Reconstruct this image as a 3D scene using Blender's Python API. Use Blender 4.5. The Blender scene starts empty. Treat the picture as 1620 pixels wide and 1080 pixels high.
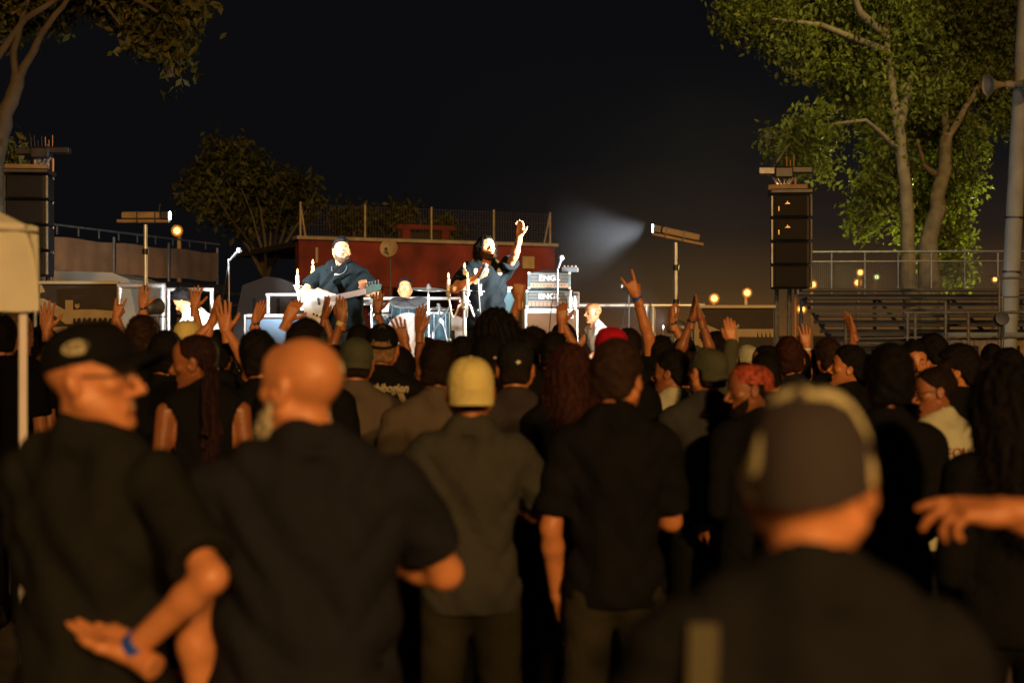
import bpy, math, random
import numpy as np
from itertools import product
from mathutils import Vector, Matrix
from math import radians as R, sin, cos, pi

# ---------------------------------------------------------------- camera, world, light, exposure
scene = bpy.context.scene
C = scene.collection
rng = random.Random(11)
FPX, HOR, CZ = 2250.0, 528.0, 1.70           # focal length in photo pixels, horizon row, eye height
cam = bpy.data.cameras.new('camera'); cam_o = bpy.data.objects.new('camera', cam); C.objects.link(cam_o)
cam.sensor_width = 36; cam.lens = 50; cam.clip_end = 2000; cam.clip_start = .05
cam.shift_y = -(540-HOR)/1620
cam_o.location = (0, 0, CZ); cam_o.rotation_euler = (R(90), 0, 0)
cam.dof.use_dof = True; cam.dof.focus_distance = 13.8; cam.dof.aperture_fstop = 2.15
scene.camera = cam_o
scene.render.engine = 'CYCLES'
cy = scene.cycles
cy.max_bounces = 5; cy.diffuse_bounces = 2; cy.glossy_bounces = 2; cy.transmission_bounces = 4; cy.transparent_max_bounces = 8
cy.volume_bounces = 0; cy.sample_clamp_indirect = 2.5; cy.sample_clamp_direct = 0; cy.use_denoising = True
cy.caustics_reflective = False; cy.caustics_refractive = False; cy.volume_step_rate = 3.0; cy.volume_max_steps = 96
scene.view_settings.view_transform = 'Standard'; scene.view_settings.look = 'None'
scene.view_settings.exposure = 0; scene.view_settings.gamma = 1

w = bpy.data.worlds.new('World'); scene.world = w; w.use_nodes = True
nt = w.node_tree; nt.nodes.clear()
wo = nt.nodes.new('ShaderNodeOutputWorld'); bg = nt.nodes.new('ShaderNodeBackground')
tc = nt.nodes.new('ShaderNodeTexCoord'); sx = nt.nodes.new('ShaderNodeSeparateXYZ'); cr = nt.nodes.new('ShaderNodeValToRGB')
nt.links.new(tc.outputs['Generated'], sx.inputs[0]); nt.links.new(sx.outputs['Z'], cr.inputs[0])
e = cr.color_ramp.elements                      # black night sky; town glow low down, on the right hand side only
e[0].position = 0.0; e[0].color = (.115, .048, .012, 1)
e[1].position = 0.20; e[1].color = (.0034, .0035, .0043, 1)
for p_, c_ in ((.03, (.055, .028, .010, 1)), (.07, (.017, .011, .008, 1)), (.12, (.0064, .0058, .0060, 1))):
    cr.color_ramp.elements.new(p_).color = c_
mr_ = nt.nodes.new('ShaderNodeMapRange'); mr_.interpolation_type = 'SMOOTHSTEP'; mr_.inputs[1].default_value = -.10; mr_.inputs[2].default_value = .16
mr_.inputs[3].default_value = .0; mr_.inputs[4].default_value = 1
mx_ = nt.nodes.new('ShaderNodeMix'); mx_.data_type = 'RGBA'; mx_.inputs[6].default_value = (.0036, .0036, .0042, 1)
nt.links.new(sx.outputs['X'], mr_.inputs[0]); nt.links.new(mr_.outputs[0], mx_.inputs[0]); nt.links.new(cr.outputs[0], mx_.inputs[7])
nt.links.new(mx_.outputs[2], bg.inputs[0]); bg.inputs[1].default_value = 1.0
nt.links.new(bg.outputs[0], wo.inputs[0])

sun = bpy.data.lights.new('floodlight', 'SUN'); sun.energy = 1.15; sun.color = (1.0, .51, .17); sun.angle = R(3.0)
sun_o = bpy.data.objects.new('floodlight', sun); C.objects.link(sun_o)     # sodium flood of the ground, far behind the camera
sun_o.rotation_euler = Vector((-sin(R(9)), cos(R(9)), -math.tan(R(15)))).to_track_quat('-Z', 'Y').to_euler()

def X(px, d): return (px-810)/FPX*d
def Z(py, d): return CZ+(HOR-py)/FPX*d
def P(px, py, d): return Vector((X(px, d), d, Z(py, d)))

# ---------------------------------------------------------------- materials
MATS = {}
def mat(name, col, rough=.6, metal=0., nscale=0, namt=.25, bump=0, bscale=60, emit=None, estr=0, trans=0, spec=.5, sss=0, alpha=1):
    if name in MATS: return MATS[name]
    m = bpy.data.materials.new(name); m.use_nodes = True; MATS[name] = m
    t = m.node_tree; b = t.nodes['Principled BSDF']
    b.inputs['Base Color'].default_value = (*col, 1); b.inputs['Roughness'].default_value = rough
    b.inputs['Metallic'].default_value = metal; b.inputs['Specular IOR Level'].default_value = spec
    if sss: b.inputs['Subsurface Weight'].default_value = sss; b.inputs['Subsurface Radius'].default_value = (.02, .008, .004)
    if emit: b.inputs['Emission Color'].default_value = (*emit, 1); b.inputs['Emission Strength'].default_value = estr
    if trans: b.inputs['Transmission Weight'].default_value = trans
    if nscale or bump:
        tc = t.nodes.new('ShaderNodeTexCoord')
    if nscale:
        n = t.nodes.new('ShaderNodeTexNoise'); n.inputs['Scale'].default_value = nscale; n.inputs['Detail'].default_value = 6
        t.links.new(tc.outputs['Object'], n.inputs['Vector'])
        mx = t.nodes.new('ShaderNodeMix'); mx.data_type = 'RGBA'
        mx.inputs[6].default_value = (*[c*(1-namt) for c in col], 1); mx.inputs[7].default_value = (*[min(1, c*(1+namt)) for c in col], 1)
        mr = t.nodes.new('ShaderNodeMapRange'); mr.inputs[1].default_value = .3; mr.inputs[2].default_value = .7
        t.links.new(n.outputs['Fac'], mr.inputs[0]); t.links.new(mr.outputs[0], mx.inputs[0]); t.links.new(mx.outputs[2], b.inputs['Base Color'])
    if bump:
        n2 = t.nodes.new('ShaderNodeTexNoise'); n2.inputs['Scale'].default_value = bscale; n2.inputs['Detail'].default_value = 4
        t.links.new(tc.outputs['Object'], n2.inputs['Vector'])
        bp = t.nodes.new('ShaderNodeBump'); bp.inputs['Strength'].default_value = bump; bp.inputs['Distance'].default_value = .01
        t.links.new(n2.outputs['Fac'], bp.inputs['Height']); t.links.new(bp.outputs[0], b.inputs['Normal'])
    return m

def skin(tone=0):
    cols = [(.46, .185, .070), (.36, .14, .052), (.56, .235, .095), (.26, .10, .04)]
    return mat('skin%d' % tone, cols[tone], .42, nscale=18, namt=.12, bump=.25, bscale=90, spec=.45)
def cloth(name, col, bscale=35): return mat('cloth_'+name, col, .85, nscale=9, namt=.10, bump=.6, bscale=bscale, spec=.06)
def hairm(name, col): return mat('hair_'+name, col, .6, nscale=60, namt=.5, bump=.8, bscale=160, spec=.15)
M = dict(
    black=cloth('black', (.012, .0125, .013)), black2=cloth('black2', (.0065, .007, .0075)), navy=cloth('navy', (.014, .015, .019)),
    washed=cloth('washed', (.013, .014, .013)), brown=cloth('brown', (.085, .070, .052)), olive=cloth('olive', (.060, .068, .045)),
    darkolive=cloth('darkolive', (.040, .042, .036)), cream=cloth('cream', (.40, .42, .30)), white=cloth('white', (.75, .75, .73)),
    grey=cloth('grey', (.04, .042, .044)), red=cloth('red', (.42, .010, .030)), yellow=cloth('yellow', (.62, .56, .22)), denim=cloth('denim', (.06, .09, .17)),
    maroon=cloth('maroon', (.05, .008, .010)), teal=cloth('teal', (.10, .13, .13)), khaki=cloth('khaki', (.024, .023, .014)), plaid=cloth('plaid', (.035, .03, .03)),
    hblack=hairm('black', (.006, .005, .0045)), hbrown=hairm('brown', (.026, .014, .009)), hdbrown=hairm('dark_brown', (.013, .008, .006)),
    hred=hairm('auburn', (.035, .012, .008)), hblond=hairm('blond', (.22, .13, .06)), hgrey=hairm('grey', (.52, .48, .34)), hstub=hairm('stubble', (.40, .18, .08)), hbeard=hairm('beard_brown', (.07, .035, .02)), hdread=hairm('dread', (.020, .008, .008)),
    eye=mat('eye', (.7, .68, .65), .15), iris=mat('iris', (.03, .02, .015), .1), lip=mat('lip', (.40, .16, .13), .4),
    steel=mat('steel', (.55, .56, .58), .3, .9), darkmetal=mat('dark_metal', (.05, .05, .055), .45, .6, nscale=8), blackp=mat('black_plastic', (.015, .015, .016), .45, nscale=15),
    alu=mat('aluminium', (.70, .71, .72), .35, .55, nscale=12, namt=.12), galv=mat('galvanised', (.20, .215, .225), .45, .6, nscale=14, namt=.3),
    whitep=mat('white_paint', (.72, .72, .70), .4, nscale=6, namt=.1), wood=mat('wood', (.20, .12, .06), .6, nscale=14, namt=.4, bump=.4),
    shoe=mat('shoe', (.03, .028, .026), .5), sole=mat('sole', (.35, .34, .32), .6), blueband=mat('blue_band', (.02, .09, .50), .35),
    darkband=mat('dark_band', (.03, .035, .05), .4), wax=mat('wax', (.80, .78, .70), .35), flame=mat('flame', (1, .5, .1), .5, emit=(1, .50, .10), estr=7),
    skin0=skin(0), skin1=skin(1), skin2=skin(2), skin3=skin(3))

# ---------------------------------------------------------------- object helpers
def link(name, me, mats=None, parent=None):
    o = bpy.data.objects.new(name, me); C.objects.link(o)
    if mats is not None and me is not None:
        for m in (mats if isinstance(mats, (list, tuple)) else [mats]): me.materials.append(m)
    if parent is not None: o.parent = parent
    return o
def tag(o, label=None, cat=None, group=None, kind=None):
    if label: o['label'] = label
    if cat: o['category'] = cat
    if group: o['group'] = group
    if kind: o['kind'] = kind
    return o
def empty(name, loc, rz=0, label=None, cat=None, group=None, s=1):
    o = link(name, None); o.location = loc; o.rotation_euler = (0, 0, rz); o.scale = (s, s, s)
    o.empty_display_size = .2
    return tag(o, label, cat, group)
def copy_tree(o, parent=None):
    c = o.copy(); C.objects.link(c)
    if parent is not None: c.parent = parent
    for ch in [k for k in C.objects if k.parent == o]: copy_tree(ch, c)
    return c
def mesh_np(V, F, smooth=True, name='m'):
    me = bpy.data.meshes.new(name); V = np.asarray(V, np.float32); F = np.asarray(F, np.int32)
    me.vertices.add(len(V)); me.vertices.foreach_set('co', V.ravel())
    k = F.shape[1]; me.loops.add(F.size); me.loops.foreach_set('vertex_index', F.ravel())
    me.polygons.add(len(F)); me.polygons.foreach_set('loop_start', np.arange(0, F.size, k, dtype=np.int32))
    me.polygons.foreach_set('loop_total', np.full(len(F), k, np.int32)); me.update(calc_edges=True)
    me.polygons.foreach_set('use_smooth', np.full(len(F), smooth)); return me

class MB:
    """collects solids; build() links them as one mesh object"""
    def __init__(s): s.v = []; s.f = []
    def add(s, vs, fs):
        n = len(s.v); s.v += [tuple(v) for v in vs]; s.f += [tuple(n+i for i in f) for f in fs]; return s
    def box(s, c, size, rot=None, bev=0):
        hx, hy, hz = [a/2 for a in size]
        if bev <= 0:
            vs = [Vector((a*hx, b*hy, d*hz)) for a, b, d in product((-1, 1), repeat=3)]
            fs = [(0, 1, 3, 2), (4, 6, 7, 5), (0, 4, 5, 1), (2, 3, 7, 6), (0, 2, 6, 4), (1, 5, 7, 3)]
        else:
            vs = []; b_ = min(bev, hx*.9, hy*.9, hz*.9)
            rings = [(hx-b_, hy-b_, -hz), (hx, hy, -hz+b_), (hx, hy, hz-b_), (hx-b_, hy-b_, hz)]
            for (rx, ry, z) in rings:
                q = b_*.7
                for (a, b) in ((-1, -1), (1, -1), (1, 1), (-1, 1)):
                    if a*b > 0: vs += [Vector((a*(rx), b*(ry-q), z)), Vector((a*(rx-q), b*ry, z))]
                    else: vs += [Vector((a*(rx-q), b*ry, z)), Vector((a*rx, b*(ry-q), z))]
            fs = []
            # order ring corners by angle
            idx = sorted(range(8), key=lambda i: math.atan2(vs[i].y, vs[i].x))
            vs2 = []
            for r in range(4): vs2 += [vs[r*8+i] for i in idx]
            vs = vs2
            for r in range(3):
                for i in range(8): fs.append((r*8+i, r*8+(i+1) % 8, (r+1)*8+(i+1) % 8, (r+1)*8+i))
            fs.append(tuple(range(7, -1, -1))); fs.append(tuple(24+i for i in range(8)))
        if rot is not None: vs = [rot @ v for v in vs]
        c = Vector(c); return s.add([v+c for v in vs], fs)
    def tube(s, pts, r, n=8, caps=True):
        pts = [Vector(p) for p in pts]; rs = r if isinstance(r, (list, tuple)) else [r]*len(pts)
        vs = []; prev = None
        for i, p in enumerate(pts):
            a = pts[max(i-1, 0)]; b = pts[min(i+1, len(pts)-1)]; t = (b-a).normalized() if (b-a).length > 1e-9 else Vector((0, 0, 1))
            if prev is None: u = t.orthogonal().normalized()
            else:
                u = prev-t*prev.dot(t); u = u.normalized() if u.length > 1e-6 else t.orthogonal().normalized()
            prev = u; v = t.cross(u)
            for k in range(n): vs.append(p+(u*cos(2*pi*k/n)+v*sin(2*pi*k/n))*rs[i])
        fs = [(i*n+k, i*n+(k+1) % n, (i+1)*n+(k+1) % n, (i+1)*n+k) for i in range(len(pts)-1) for k in range(n)]
        if caps: fs += [tuple(range(n-1, -1, -1)), tuple((len(pts)-1)*n+k for k in range(n))]
        return s.add(vs, fs)
    def lathe(s, prof, c=(0, 0, 0), n=20, rot=None):
        vs = [Vector((r*cos(2*pi*k/n), r*sin(2*pi*k/n), z)) for r, z in prof for k in range(n)]
        fs = [(i*n+k, i*n+(k+1) % n, (i+1)*n+(k+1) % n, (i+1)*n+k) for i in range(len(prof)-1) for k in range(n)]
        fs += [tuple(range(n-1, -1, -1)), tuple((len(prof)-1)*n+k for k in range(n))]
        if rot is not None: vs = [rot @ v for v in vs]
        c = Vector(c); return s.add([v+c for v in vs], fs)
    def poly(s, pts, th):
        """flat outline (list of 3-D points), extruded by vector th"""
        n = len(pts); a = [Vector(p) for p in pts]; b = [p+Vector(th) for p in a]
        return s.add(a+b, [tuple(range(n)), tuple(range(2*n-1, n-1, -1))]+[(i, (i+1) % n, n+(i+1) % n, n+i) for i in range(n)])
    def build(s, name, mats, parent=None, smooth=False, loc=None):
        me = bpy.data.meshes.new(name); me.from_pydata(s.v, [], s.f); me.update()
        if smooth:
            me.polygons.foreach_set('use_smooth', [True]*len(me.polygons))
            try: me.set_sharp_from_angle(angle=R(40))
            except Exception: pass
        o = link(name, me, mats, parent)
        if loc is not None: o.location = loc
        return o
def text_part(name, body, size, m, parent, loc, rot, extrude=.002, sx=1, shear=0, off=0):
    c = bpy.data.curves.new(name, 'FONT'); c.body = body; c.size = size; c.extrude = extrude; c.shear = shear; c.offset = off
    c.align_x = 'CENTER'; c.align_y = 'CENTER'; c.resolution_u = 3
    o = bpy.data.objects.new(name, c); C.objects.link(o); c.materials.append(m); o.parent = parent
    me = bpy.data.meshes.new_from_object(o); bpy.data.objects.remove(o)
    o = link(name, me, None, parent); o.location = loc; o.rotation_euler = rot; o.scale = (sx, 1, 1)
    if not me.materials: me.materials.append(m)
    return o

# ---------------------------------------------------------------- signed-distance modelling + surface nets
class Field:
    def __init__(s, xs, ys, zs):
        s.xs, s.ys, s.zs = [np.asarray(a, np.float32) for a in (xs, ys, zs)]
        s.V = np.full((len(xs), len(ys), len(zs)), .08, np.float32)
    def sl(s, lo, hi):
        r = []
        for ax, a, b in zip((s.xs, s.ys, s.zs), lo, hi):
            i = int(np.searchsorted(ax, a)); j = int(np.searchsorted(ax, b)); r.append(slice(max(i-1, 0), min(j+1, len(ax))))
        return tuple(r)
    def grid(s, q): return s.xs[q[0]][:, None, None], s.ys[q[1]][None, :, None], s.zs[q[2]][None, None, :]
    def put(s, q, d, k, op):
        V = s.V[q]
        if V.size == 0: return
        if op == 'add':
            h = np.maximum(k-np.abs(V-d), 0)/k; s.V[q] = np.minimum(V, d)-h*h*k*.25
        else:
            d = -d; h = np.maximum(k-np.abs(V-d), 0)/k; s.V[q] = np.maximum(V, d)+h*h*k*.25
    def cap(s, a, b, ra, rb, k=.02, op='add', flat=None):
        a = np.array(a, np.float32); b = np.array(b, np.float32); m = max(ra, rb)+k+.03
        q = s.sl(np.minimum(a, b)-m, np.maximum(a, b)+m); x, y, z = s.grid(q)
        ab = b-a; L = max(float(ab@ab), 1e-9)
        t = np.clip(((x-a[0])*ab[0]+(y-a[1])*ab[1]+(z-a[2])*ab[2])/L, 0, 1)
        d = np.sqrt((x-a[0]-t*ab[0])**2+(y-a[1]-t*ab[1])**2+(z-a[2]-t*ab[2])**2)-(ra+(rb-ra)*t)
        s.put(q, d, k, op)
    def ell(s, c, r, k=.02, op='add', rot=None):
        c = np.array(c, np.float32); m = max(r)+k+.03; q = s.sl(c-m, c+m); x, y, z = s.grid(q)
        x = x-c[0]; y = y-c[1]; z = z-c[2]
        if rot is not None:
            Q = np.array(rot.to_3x3().transposed()); x, y, z = [Q[i][0]*x+Q[i][1]*y+Q[i][2]*z for i in range(3)]
        k0 = np.sqrt((x/r[0])**2+(y/r[1])**2+(z/r[2])**2); k1 = np.sqrt((x/r[0]**2)**2+(y/r[1]**2)**2+(z/r[2]**2)**2)+1e-6
        s.put(q, k0*(k0-1)/k1, k, op)
    def plane(s, p, n, k=.008):
        """keep the side n points away from"""
        x, y, z = s.grid((slice(None),)*3); n = np.array(n, np.float32); n /= np.linalg.norm(n)
        d = (x-p[0])*n[0]+(y-p[1])*n[1]+(z-p[2])*n[2]
        h = np.maximum(k-np.abs(s.V-d), 0)/k; s.V = np.maximum(s.V, d)+h*h*k*.25
    def disp(s, amp, f):
        x, y, z = s.grid((slice(None),)*3); s.V = s.V+amp*f(x, y, z)
    def mesh(s):
        V = s.V.copy(); V[0] = V[-1] = .05; V[:, 0] = V[:, -1] = .05; V[:, :, 0] = V[:, :, -1] = .05
        S = V < 0; nx, ny, nz = V.shape; off = list(product((0, 1), repeat=3))
        cnt = sum(S[i:nx-1+i, j:ny-1+j, k:nz-1+k].astype(np.int8) for i, j, k in off)
        act = (cnt > 0) & (cnt < 8); I, J, K = np.nonzero(act); n = len(I)
        idx = np.full(act.shape, -1, np.int32); idx[act] = np.arange(n)
        cv = [V[I+i, J+j, K+k] for i, j, k in off]; cp = [(s.xs[I+i], s.ys[J+j], s.zs[K+k]) for i, j, k in off]
        pos = np.zeros((3, n)); wt = np.zeros(n)
        for a in range(8):
            for b in range(a+1, 8):
                if sum(abs(p-q) for p, q in zip(off[a], off[b])) != 1: continue
                mk = (cv[a] < 0) != (cv[b] < 0); den = np.where(mk, cv[a]-cv[b], 1); t = np.where(mk, cv[a]/den, 0)
                for c in range(3): pos[c] += np.where(mk, cp[a][c]+t*(cp[b][c]-cp[a][c]), 0)
                wt += mk
        pos = (pos/wt).T; quads = []
        for ax in range(3):
            A = S[:-1] if ax == 0 else S[:, :-1] if ax == 1 else S[:, :, :-1]; B = S[1:] if ax == 0 else S[:, 1:] if ax == 1 else S[:, :, 1:]
            E = A != B; i, j, k = np.nonzero(E); sg = A[i, j, k]
            o1, o2 = [(1, 2), (2, 0), (0, 1)][ax]; cc = [i, j, k]; ok = (cc[o1] > 0) & (cc[o2] > 0)
            for c in range(3): ok &= (cc[c] < act.shape[c])
            i, j, k, sg = i[ok], j[ok], k[ok], sg[ok]; c0 = np.array([i, j, k])
            e1 = np.zeros((3, 1), int); e1[o1] = 1; e2 = np.zeros((3, 1), int); e2[o2] = 1
            q = [idx[tuple(c0-e1-e2)], idx[tuple(c0-e2)], idx[tuple(c0)], idx[tuple(c0-e1)]]
            q = np.array(q).T; q[~sg] = q[~sg][:, ::-1]; quads.append(q)
        F = np.concatenate(quads); F = F[(F >= 0).all(1)]
        return pos.astype(np.float32), F
def axis(lo, hi, st): return np.arange(lo, hi+st, st)
def xform(V, Mx): V = np.asarray(V); A = np.array(Mx); return V@A[:3, :3].T+A[:3, 3]
def join(parts):
    vs, fs, n = [], [], 0
    for V, F in parts: vs.append(V); fs.append(np.asarray(F)+n); n += len(V)
    return np.concatenate(vs), np.concatenate(fs)

# ---------------------------------------------------------------- head, hair, caps, hands
CACHE = {}
def head_vf(res, fem=False, beardy=False):
    key = ('head', res, fem)
    if key in CACHE: return CACHE[key]
    f = Field(axis(-.11, .11, res), axis(-.13, .15, res), axis(-.22, .14, res)); j = .9 if fem else 1
    f.ell((0, -.012, .035), (.076, .096, .083), .01)
    f.ell((0, .052, .050), (.056, .034, .045), .03)
    f.ell((0, .030, -.035), (.058*j, .056, .082), .04)
    for s in (-1, 1):
        f.cap((s*.056*j, .0, -.045), (s*.018, .064, -.094), .022, .017, .03)
        f.ell((s*.044, .060, -.014), (.020, .018, .015), .02)
        f.cap((s*.012, .080, .027), (s*.046, .064, .025), .010, .008, .014)
        f.ell((s*.032, .096, .004), (.019, .017, .012), .012, 'sub')
        f.ell((s*.031, .0735, .003), (.0125, .0125, .0115), .003)
        f.cap((s*.018, .0835, .0095), (s*.045, .078, .0085), .0042, .0042, .005)
        f.cap((s*.019, .0825, -.006), (s*.044, .078, -.0055), .0036, .0036, .005)
        f.ell((s*.0125, .094, -.037), (.0085, .012, .0085), .007)
    f.ell((0, .074, -.100), (.020, .017, .017), .022)
    f.cap((0, .078, .020), (0, .112, -.026), .0075, .0105, .012)
    f.ell((0, .112, -.030), (.0105, .010, .009), .008)
    f.cap((-.021, .0815, -.060), (.021, .0815, -.060), .0055, .0055, .010)
    f.cap((-.018, .0815, -.0725), (.018, .0815, -.0725), .0060, .0060, .010)
    f.cap((-.026, .092, -.0662), (.026, .092, -.0662), .0032, .0032, .005, 'sub')
    f.ell((0, .085, -.085), (.02, .01, .006), .01, 'sub')
    f.cap((0, -.022, -.07), (0, -.020, -.165), .051*j, .052*j, .03)
    for s in (-1, 1):
        ro = Matrix.Rotation(s*R(-14), 4, 'Z') @ Matrix.Rotation(R(12), 4, 'X')
        f.ell((s*.080, -.010, -.002), (.011, .021, .034), .008, rot=ro)
        f.ell((s*.090, -.004, .002), (.007, .011, .017), .006, 'sub')
    CACHE[key] = f.mesh(); return CACHE[key]

def eyes_vf():
    if 'eyes' in CACHE: return CACHE['eyes']
    mb = MB()
    for s in (-1, 1):
        prof = [(.0001, -.0125)]+[(.0127*sin(a), -.0127*cos(a)) for a in [pi*k/8 for k in range(1, 8)]]+[(.0001, .0125)]
        mb.lathe(prof, (s*.031, .0738, .003), 12)
    CACHE['eyes'] = mb; return mb

def fringe(V, F, n, ln, wd, seed=0, down=.5, up=.0):
    """thin slivers of hair over a shell, roots on its surface"""
    r = np.random.RandomState(seed); tri = V[F[:, :3]]; nr = np.cross(tri[:, 1]-tri[:, 0], tri[:, 2]-tri[:, 0]); nr /= (np.linalg.norm(nr, axis=1)[:, None]+1e-9)
    i = r.randint(0, len(F), n); p = V[F[i, 0]]*.5+V[F[i, 2]]*.5; d = nr[i]+r.randn(n, 3)*.45+np.array([0, 0, up-down]); d /= np.linalg.norm(d, axis=1)[:, None]
    sd = np.cross(d, r.randn(n, 3)); sd /= np.linalg.norm(sd, axis=1)[:, None]; L = ln*(.5+r.rand(n, 1))
    a = p-sd*wd-d*.004; b = p+sd*wd-d*.004; c = p+d*L+np.array([0, 0, -1.])*L*.25*down; c2 = c+sd*wd*.15
    VV = np.stack([a, b, c2, c], 1).reshape(-1, 3); FF = np.arange(4*n).reshape(n, 4); return VV, FF

def hair_vf(style, res):
    key = ('hair', style, res)
    if key in CACHE: return CACHE[key]
    if style in ('long', 'braids'): f = Field(axis(-.2, .2, res), axis(-.24, .15, res), axis(-.48, .19, res))
    elif style == 'mane': f = Field(axis(-.26, .26, res), axis(-.24, .2, res), axis(-.46, .2, res))
    else: f = Field(axis(-.15, .15, res), axis(-.17, .15, res), axis(-.16, .19, res))
    t = dict(buzz=.005, fade=.010, short=.016, messy=.022, curly=.036, long=.018, braids=.014, mane=.036, thick=.027, fringe=.002, bun=.014)[style]
    top = t*1.25 if style in ('fade', 'short', 'messy', 'thick') else t*.5
    f.ell((0, -.014, .037+top*.4), (.077+t*.7, .097+t*.8, .084+top+t*.3), .01)
    if style == 'fade': f.ell((0, .022, .085), (.058, .072, .050), .03)
    if style in ('messy', 'thick'): f.ell((0, .03, .08), (.07+t*.3, .075, .055), .03)
    if style in ('short', 'messy', 'fade', 'buzz', 'thick', 'fringe'): f.cap((-.042, -.064, -.040), (.042, -.064, -.040), .022+t*.3, .022+t*.3, .05)
    # face opening
    fz = {'fringe': -.4}.get(style, .052)
    ang = .95
    if style == 'fringe': f.plane((0, 0, .040), (0, .35, 1))
    f.ell((0, .118, -.028 if style != 'curly' else -.04), (.076, .085, .118), .012, 'sub')
    f.plane((0, .048, .055), (0, .62, -.72), .006) if style not in ('long', 'mane', 'curly') else f.plane((0, .075, .01), (0, .8, -.5), .01)
    if style in ('buzz', 'fade', 'short', 'messy', 'thick', 'fringe', 'bun'):
        f.plane((0, -.06, -.078), (0, .25, -1), .006)
        for s in (-1, 1): f.ell((s*.088, .0, -.028), (.026, .040, .042), .006, 'sub')
    if style in ('long', 'mane', 'braids'):
        wv = .05 if style == 'long' else .035 if style == 'braids' else .09
        f.cap((0, -.06, .0), (0, -.085, -.40 if style != 'mane' else -.36), .085 if style != 'mane' else .11, .06+wv*.4, .05)
        for s in (-1, 1):
            f.cap((s*.06, -.03, .0), (s*(.075+wv*.5), -.04, -.30), .045, .04, .05)
        f.ell((0, .118, -.06), (.075, .09, .14), .012, 'sub')
    if style == 'bun': f.ell((0, -.07, .13), (.035, .035, .032), .015)
    if style == 'braids': f.ell((0, -.06, .10), (.075, .06, .05), .03)
    fr = {'curly': 90, 'messy': 60, 'mane': 70}.get(style, 80)
    am = {'curly': .012, 'messy': .008, 'mane': .010, 'thick': .006, 'buzz': .001, 'fringe': .001}.get(style, .004)
    if style in ('long', 'mane', 'braids'):
        f.disp(am, lambda x, y, z: np.sin(x*fr*1.6+np.sin(z*22)*1.2)*np.cos(y*fr*1.1+z*9)*.8+np.sin(x*170+z*14)*.3)
    else: f.disp(am, lambda x, y, z: np.sin(x*fr+2*np.sin(z*31))*np.sin(y*fr*.9+1.7*np.cos(x*40))*np.cos(z*fr*.8))
    V, F = f.mesh()
    n = {'buzz': 500, 'fringe': 300, 'curly': 2600, 'mane': 2600, 'long': 1800, 'braids': 1400}.get(style, 1500)
    if res > .006: n = n//3
    ln = {'buzz': .003, 'fringe': .005, 'curly': .020, 'mane': .035, 'long': .030, 'braids': .025, 'messy': .014}.get(style, .008)
    lon = style in ('long', 'mane', 'braids')
    V2 = fringe(V, F, n, ln, .0011 if res < .006 else .0022, len(style), down=1.3 if lon else .35)
    CACHE[key] = join([(V, F), V2])
    return CACHE[key]
def beard_vf(res, long=False):
    key = ('beard', res, long)
    if key in CACHE: return CACHE[key]
    f = Field(axis(-.11, .11, res), axis(-.06, .16, res), axis(-.24, .02, res)); g = .010 if long else .0035
    f.ell((0, .030, -.042), (.060+g, .062+g, .083+g), .02)
    for s in (-1, 1): f.cap((s*.056, .0, -.045), (s*.018, .066, -.094), .022+g, .020+g, .03)
    f.ell((0, .073, -.10), (.024+g, .020+g, .022+g), .025)
    if long: f.cap((0, .05, -.11), (0, .075, -.185), .042, .022, .03)
    f.ell((0, .105, -.052), (.034, .045, .026), .010, 'sub'); f.plane((0, .06, -.052), (0, .75, 1)); f.plane((0, .004, 0), (0, -1, -.3))
    f.cap((-.022, .090, -.056), (.022, .090, -.056), .006, .006, .006)
    
    f.disp(.002, lambda x, y, z: np.sin(x*210+z*60)*np.cos(z*150))
    V, F = f.mesh(); CACHE[key] = join([(V, F), fringe(V, F, 900 if res < .006 else 300, .012, .0012, 5, down=1.0)]); return CACHE[key]

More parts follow.
